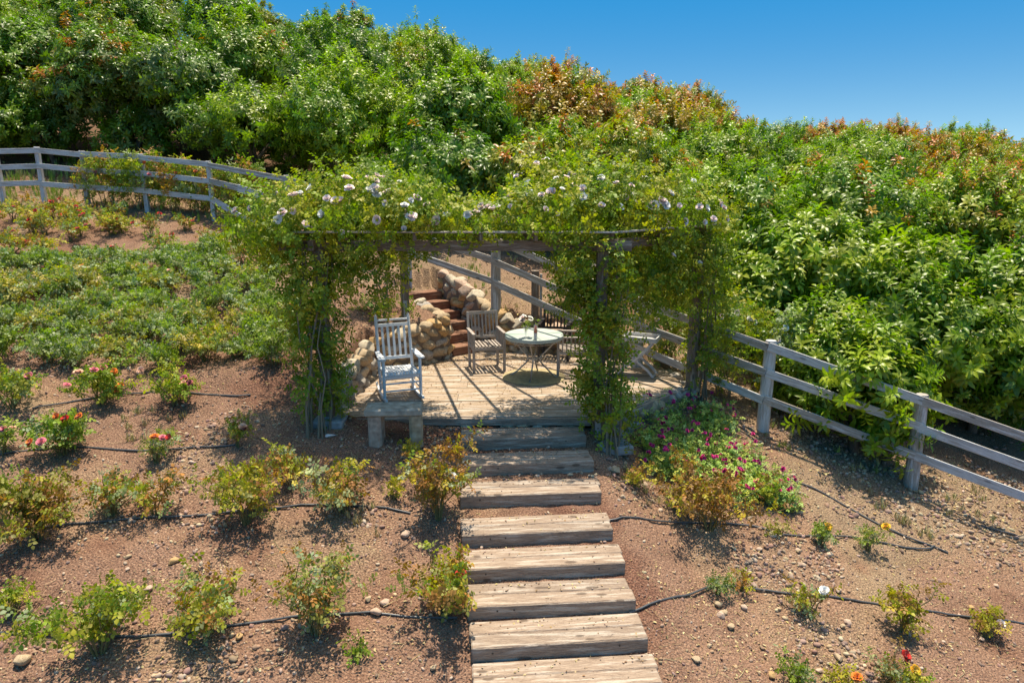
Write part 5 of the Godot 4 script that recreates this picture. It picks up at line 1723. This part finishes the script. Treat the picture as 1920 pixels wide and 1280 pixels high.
# pebbles, clods, fallen leaves and straw: nobody could count them
func make_litter() -> void:
	var r := RandomNumberGenerator.new()
	r.seed = 81
	var px := []
	var pc := []
	var lx := []
	var lc := []
	var sx := []
	var sc := []
	var tones := [Color(0.34, 0.235, 0.165), Color(0.42, 0.31, 0.21), Color(0.27, 0.17, 0.125), Color(0.48, 0.37, 0.25), Color(0.24, 0.155, 0.115), Color(0.30, 0.2, 0.15)]
	var dry := [Color(0.42, 0.32, 0.17), Color(0.34, 0.24, 0.12), Color(0.25, 0.15, 0.08), Color(0.46, 0.36, 0.19), Color(0.47, 0.37, 0.16), Color(0.18, 0.11, 0.07)]
	for k in 120000:
		var d := 3.9 + pow(r.randf(), 1.25) * 10.0
		var x := r.randf_range(-0.8, 0.8) * (d + 1.0)
		if Geometry2D.is_point_in_polygon(Vector2(x, d), deck): continue
		var a := n_low.get_noise_2d(x * 2.2 + 9, d * 2.2)
		var b := n_mid.get_noise_2d(x * 0.8, d * 0.8 + 30)
		var f := beyond_fence(x, d)
		if f > 1.5: continue
		var stony := clampf(0.08 + a * 1.1 + b * 0.5 + (0.55 * smoothstep(2.2, 5.0, x) * smoothstep(-3.5, -0.8, f)), 0.03, 1.0)
		var step := absf(x - 0.3) < 0.9 and d < 8.8
		if step and r.randf() < 0.75: continue
		var y := fine_height(x, d)
		if k % 3 != 0:
			if r.randf() > stony + 0.2: continue
			var w := 0.008 + 0.03 * pow(r.randf(), 4.0) + (0.045 * r.randf() * r.randf() if stony > 0.45 else 0.0)
			px.append(Transform3D(Basis(some_dir(r), r.randf() * TAU) * Basis.from_scale(Vector3(w * 1.5, w * 0.9, w * 1.2)), Vector3(x, y + w * 0.15, -d)))
			pc.append(tint(tones[r.randi() % 6], r, 0.2))
		else:
			var leafy := clampf(0.2 - a * 0.7 + b * 0.6 + 0.6 * smoothstep(-2.0, 0.0, f) + 1.1 * smoothstep(1.6, 0.0, absf(d - 8.3)) * (1.0 if x > -3.4 and x < 3.4 else 0.0), 0.03, 1.0)
			if r.randf() > leafy: continue
			if r.randf() < 0.7:
				var w := r.randf_range(0.02, 0.045)
				lx.append(Transform3D(Basis(Vector3.UP, r.randf() * TAU) * Basis(Vector3.RIGHT, r.randf_range(-0.5, 0.5)) * Basis.from_scale(Vector3.ONE * w), Vector3(x, y + 0.006, -d)))
				lc.append(tint(dry[r.randi() % 6], r, 0.25))
			else:
				var w := r.randf_range(0.05, 0.16)
				sx.append(Transform3D(Basis(Vector3.UP, r.randf() * TAU) * Basis.from_scale(Vector3(w, w * 0.6, w)), Vector3(x, y + 0.006, -d)))
				sc.append(tint(dry[[0, 3, 0, 1][r.randi() % 4]], r, 0.2))
	# orchard floor and bank: straw and mulch
	for k in 9000:
		var d := 8.0 + r.randf() * 12.0
		var x := r.randf_range(-0.8, 0.8) * d
		var f := beyond_fence(x, d)
		if f < -1.0 or f > 4.0: continue
		var w := r.randf_range(0.03, 0.09)
		lx.append(Transform3D(Basis(Vector3.UP, r.randf() * TAU) * Basis(Vector3.RIGHT, r.randf_range(-0.4, 0.4)) * Basis.from_scale(Vector3.ONE * w), Vector3(x, fine_height(x, d) + 0.008, -d)))
		lc.append(tint(dry[r.randi() % 6], r, 0.25))
	# swept into the corners of the deck
	for k in 4200:
		var u := r.randf()
		var x := lerpf(-2.3, 2.3, u)
		var d := 12.3 - absf(r.randfn()) * 0.5
		if x < -1.0: d = 11.3 + (x + 2.3) * 0.55 - absf(r.randfn()) * 0.3
		if k % 5 == 0:
			x = r.randf_range(-2.3, 1.2)
			d = r.randf_range(8.85, 12.0)
		if not Geometry2D.is_point_in_polygon(Vector2(x, d), deck): continue
		var w := r.randf_range(0.018, 0.04)
		lx.append(Transform3D(Basis(Vector3.UP, r.randf() * TAU) * Basis(Vector3.RIGHT, r.randf_range(-0.4, 0.4)) * Basis.from_scale(Vector3.ONE * w), Vector3(x, 0.004, -d)))
		lc.append(tint(dry[[1, 2, 0, 5, 2][r.randi() % 5]], r, 0.25))
	# leaves and crumbs on the timber steps
	for k in 420:
		var tr: Array = treads[r.randi() % 8]
		var x: float = tr[2] + r.randf_range(-0.78, 0.78)
		var o := 0.36 - absf(r.randfn()) * 0.09 if r.randf() < 0.7 else r.randf_range(0.03, 0.34)
		var d: float = tr[0] + o + (x - tr[2]) * 0.083
		if k % 2:
			var w := r.randf_range(0.015, 0.04)
			lx.append(Transform3D(Basis(Vector3.UP, r.randf() * TAU) * Basis.from_scale(Vector3.ONE * w), Vector3(x, tr[1] + 0.006, -d)))
			lc.append(tint(dry[r.randi() % 6], r, 0.25))
		else:
			var w := r.randf_range(0.005, 0.018)
			px.append(Transform3D(Basis(some_dir(r), r.randf() * TAU) * Basis.from_scale(Vector3(w * 1.5, w * 0.8, w * 1.2)), Vector3(x, tr[1] + w * 0.2, -d)))
			pc.append(tint(tones[r.randi() % 6], r, 0.2))
	# dropped leaves under the rose bushes
	for c in get_children():
		if c.name.begins_with("rose_bush"):
			var at: Vector3 = c.position
			if -at.z > 10.5: continue
			for k in 45:
				var x := at.x + r.randfn() * 0.3
				var d := -at.z - 0.1 + r.randfn() * 0.25
				var w := r.randf_range(0.014, 0.034)
				lx.append(Transform3D(Basis(Vector3.UP, r.randf() * TAU) * Basis(Vector3.RIGHT, r.randf_range(-0.5, 0.5)) * Basis.from_scale(Vector3.ONE * w), Vector3(x, fine_height(x, d) + 0.006, -d)))
				lc.append(tint([Color(0.46, 0.36, 0.15), Color(0.40, 0.28, 0.14), Color(0.30, 0.17, 0.08)][r.randi() % 3], r, 0.25))
	# larger clods of soil
	for k in 2600:
		var d := 3.9 + pow(r.randf(), 1.2) * 7.0
		var x := r.randf_range(-0.8, 0.8) * (d + 1.0)
		if Geometry2D.is_point_in_polygon(Vector2(x, d), deck) or (absf(x - 0.3) < 1.0 and d < 8.8): continue
		if n_mid.get_noise_2d(x * 0.7 + 11, d * 0.7) < r.randf_range(-0.15, 0.5): continue
		var w := r.randf_range(0.02, 0.06)
		px.append(Transform3D(Basis(some_dir(r), r.randf() * TAU) * Basis.from_scale(Vector3(w * 1.4, w * 0.8, w * 1.1)), Vector3(x, fine_height(x, d) + w * 0.05, -d)))
		pc.append(tint(Color(0.25, 0.155, 0.115), r, 0.15))
	tag(many("pebbles", G.pebble, M.pebble, px, pc), "small tan pebbles and clods strewn over the red soil", "pebbles", "", "stuff")
	tag(many("fallen_leaves", G.fallen, M.dry_leaf, lx, lc), "dry tan leaves littering the soil and the deck's corners", "leaf litter", "", "stuff")
	tag(many("straw", G.straw, M.dry_leaf, sx, sc), "bits of dry straw scattered on the soil", "straw", "", "stuff")

func make_grass() -> void:
	var r := RandomNumberGenerator.new()
	r.seed = 91
	var xs := []
	var cs := []
	# lush patches behind the upper fence, thin dry grass on the bank
	for a in [[185, 295, 1.1, 90], [70, 340, 1.2, 80], [235, 330, 0.9, 60], [600, 330, 1.2, 110], [565, 320, 0.9, 50], [20, 350, 1.0, 60], [330, 350, 1.0, 30], [480, 345, 1.5, 40], [890, 505, 0.3, 14], [905, 525, 0.3, 9], [880, 560, 0.3, 7], [700, 300, 1.0, 50], [120, 360, 1.6, 90], [300, 372, 1.6, 90], [430, 390, 1.2, 60], [40, 372, 1.4, 70]]:
		var c := ground_px(a[0], a[1])
		for k in a[3]:
			var o := Vector3(r.randfn() * a[2] * 0.5, 0, r.randfn() * a[2] * 0.6)
			var p := c + o
			p.y = height(p.x, -p.z)
			xs.append(Transform3D(Basis(Vector3.UP, r.randf() * TAU) * Basis.from_scale(Vector3.ONE * r.randf_range(0.45, 0.95) * (1.0 if a[0] < 850 else 0.55)), p))
			cs.append(tint(Color(0.32, 0.43, 0.06) if r.randf() < 0.7 else Color(0.46, 0.42, 0.16), r, 0.25))
	for k in 2200:
		var d := r.randf_range(9.0, 22.0)
		var x := r.randf_range(-0.85, 0.6) * d
		var f := beyond_fence(x, d)
		if f < -0.6 or f > 3.5: continue
		xs.append(Transform3D(Basis(Vector3.UP, r.randf() * TAU) * Basis.from_scale(Vector3(1, 0.6, 1) * r.randf_range(0.3, 0.8)), Vector3(x, height(x, d), -d)))
		cs.append(tint(Color(0.48, 0.41, 0.18) if r.randf() < 0.6 else Color(0.30, 0.36, 0.08), r, 0.25))
	for q in [[1720, 1005], [1860, 930], [240, 790], [275, 820], [660, 985], [1650, 960], [1215, 930], [610, 880], [560, 900], [1800, 955]]:
		var c := ground_px(q[0], q[1])
		for k in 7:
			var p := c + Vector3(r.randfn() * 0.2, 0, r.randfn() * 0.15)
			p.y = height(p.x, -p.z)
			xs.append(Transform3D(Basis(Vector3.UP, r.randf() * TAU) * Basis.from_scale(Vector3(0.9, 0.4, 0.9)), p))
			cs.append(tint(Color(0.42, 0.34, 0.18), r, 0.2))
	tag(many("grass", G.tuft, M.grass_blade, xs, cs), "green and straw-coloured grass tufts along the fence", "grass", "", "stuff")

func _ready() -> void:
	rng.seed = 20240611
	for a in [[n_low, 0.16, 3, 5], [n_mid, 0.9, 3, 6], [n_fine, 5.0, 3, 7]]:
		a[0].noise_type = FastNoiseLite.TYPE_SIMPLEX_SMOOTH
		a[0].frequency = a[1]
		a[0].fractal_octaves = a[2]
		a[0].seed = a[3]
	# camera
	var cam := Camera3D.new()
	cam.name = "camera"
	add_child(cam)
	cam.position = Vector3(0, EYE, 0)
	cam.rotation_degrees = Vector3(-PITCH, 0, 0)
	cam.fov = rad_to_deg(2.0 * atan(640.0 / FOCAL))
	cam.far = 600.0
	cam.current = true
	# sky
	var env := Environment.new()
	env.background_mode = Environment.BG_SKY
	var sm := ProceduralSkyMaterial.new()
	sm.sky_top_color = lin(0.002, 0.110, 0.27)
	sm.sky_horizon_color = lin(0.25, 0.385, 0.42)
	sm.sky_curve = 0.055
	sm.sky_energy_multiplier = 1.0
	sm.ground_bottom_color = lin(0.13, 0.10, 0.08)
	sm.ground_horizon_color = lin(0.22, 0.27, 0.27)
	sm.sun_angle_max = 60.0      # bright air round the high sun, widened to fill and warm the shade
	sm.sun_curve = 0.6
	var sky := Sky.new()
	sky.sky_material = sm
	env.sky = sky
	env.tonemap_mode = Environment.TONE_MAPPER_LINEAR
	env.tonemap_exposure = 2.6
	env.sdfgi_enabled = true
	env.ssao_enabled = true
	env.ssil_enabled = true
	var we := WorldEnvironment.new()
	we.name = "environment"
	we.environment = env
	add_child(we)
	# sun: high, a little to the right, ahead of the camera
	var sun := DirectionalLight3D.new()
	sun.name = "sun"
	add_child(sun)
	var el := deg_to_rad(77.0)
	var az := deg_to_rad(14.0)
	var to_sun := Vector3(sin(az) * cos(el), sin(el), -cos(az) * cos(el))
	sun.look_at_from_position(to_sun * 50.0, Vector3.ZERO, Vector3(0, 0, -1))
	sun.light_energy = 0.92
	sun.light_color = Color(1.0, 0.955, 0.87)
	sun.light_angular_distance = 0.55
	sun.shadow_enabled = true

	make_materials()
	make_meshes()
	for b in [[-900, 395], [-150, 392], [8, 385], [165, 390], [277, 397], [402, 412], [545, 444], [795, 540], [930, 590], [1195, 703], [1430, 805], [1708, 912], [2040, 1042], [2800, 1300]]:
		var p := ground_px(b[0], b[1])
		fence_line.append(Vector2(p.x, -p.z))
	make_ground()
	make_fence()
	make_deck()
	make_walls()
	make_steps()
	make_stair()
	make_arbour()
	make_furniture()
	make_climbers()
	make_bushes()
	make_flower_patch()
	make_orchard()
	make_hoses()
	make_stones()
	make_litter()
	make_grass()
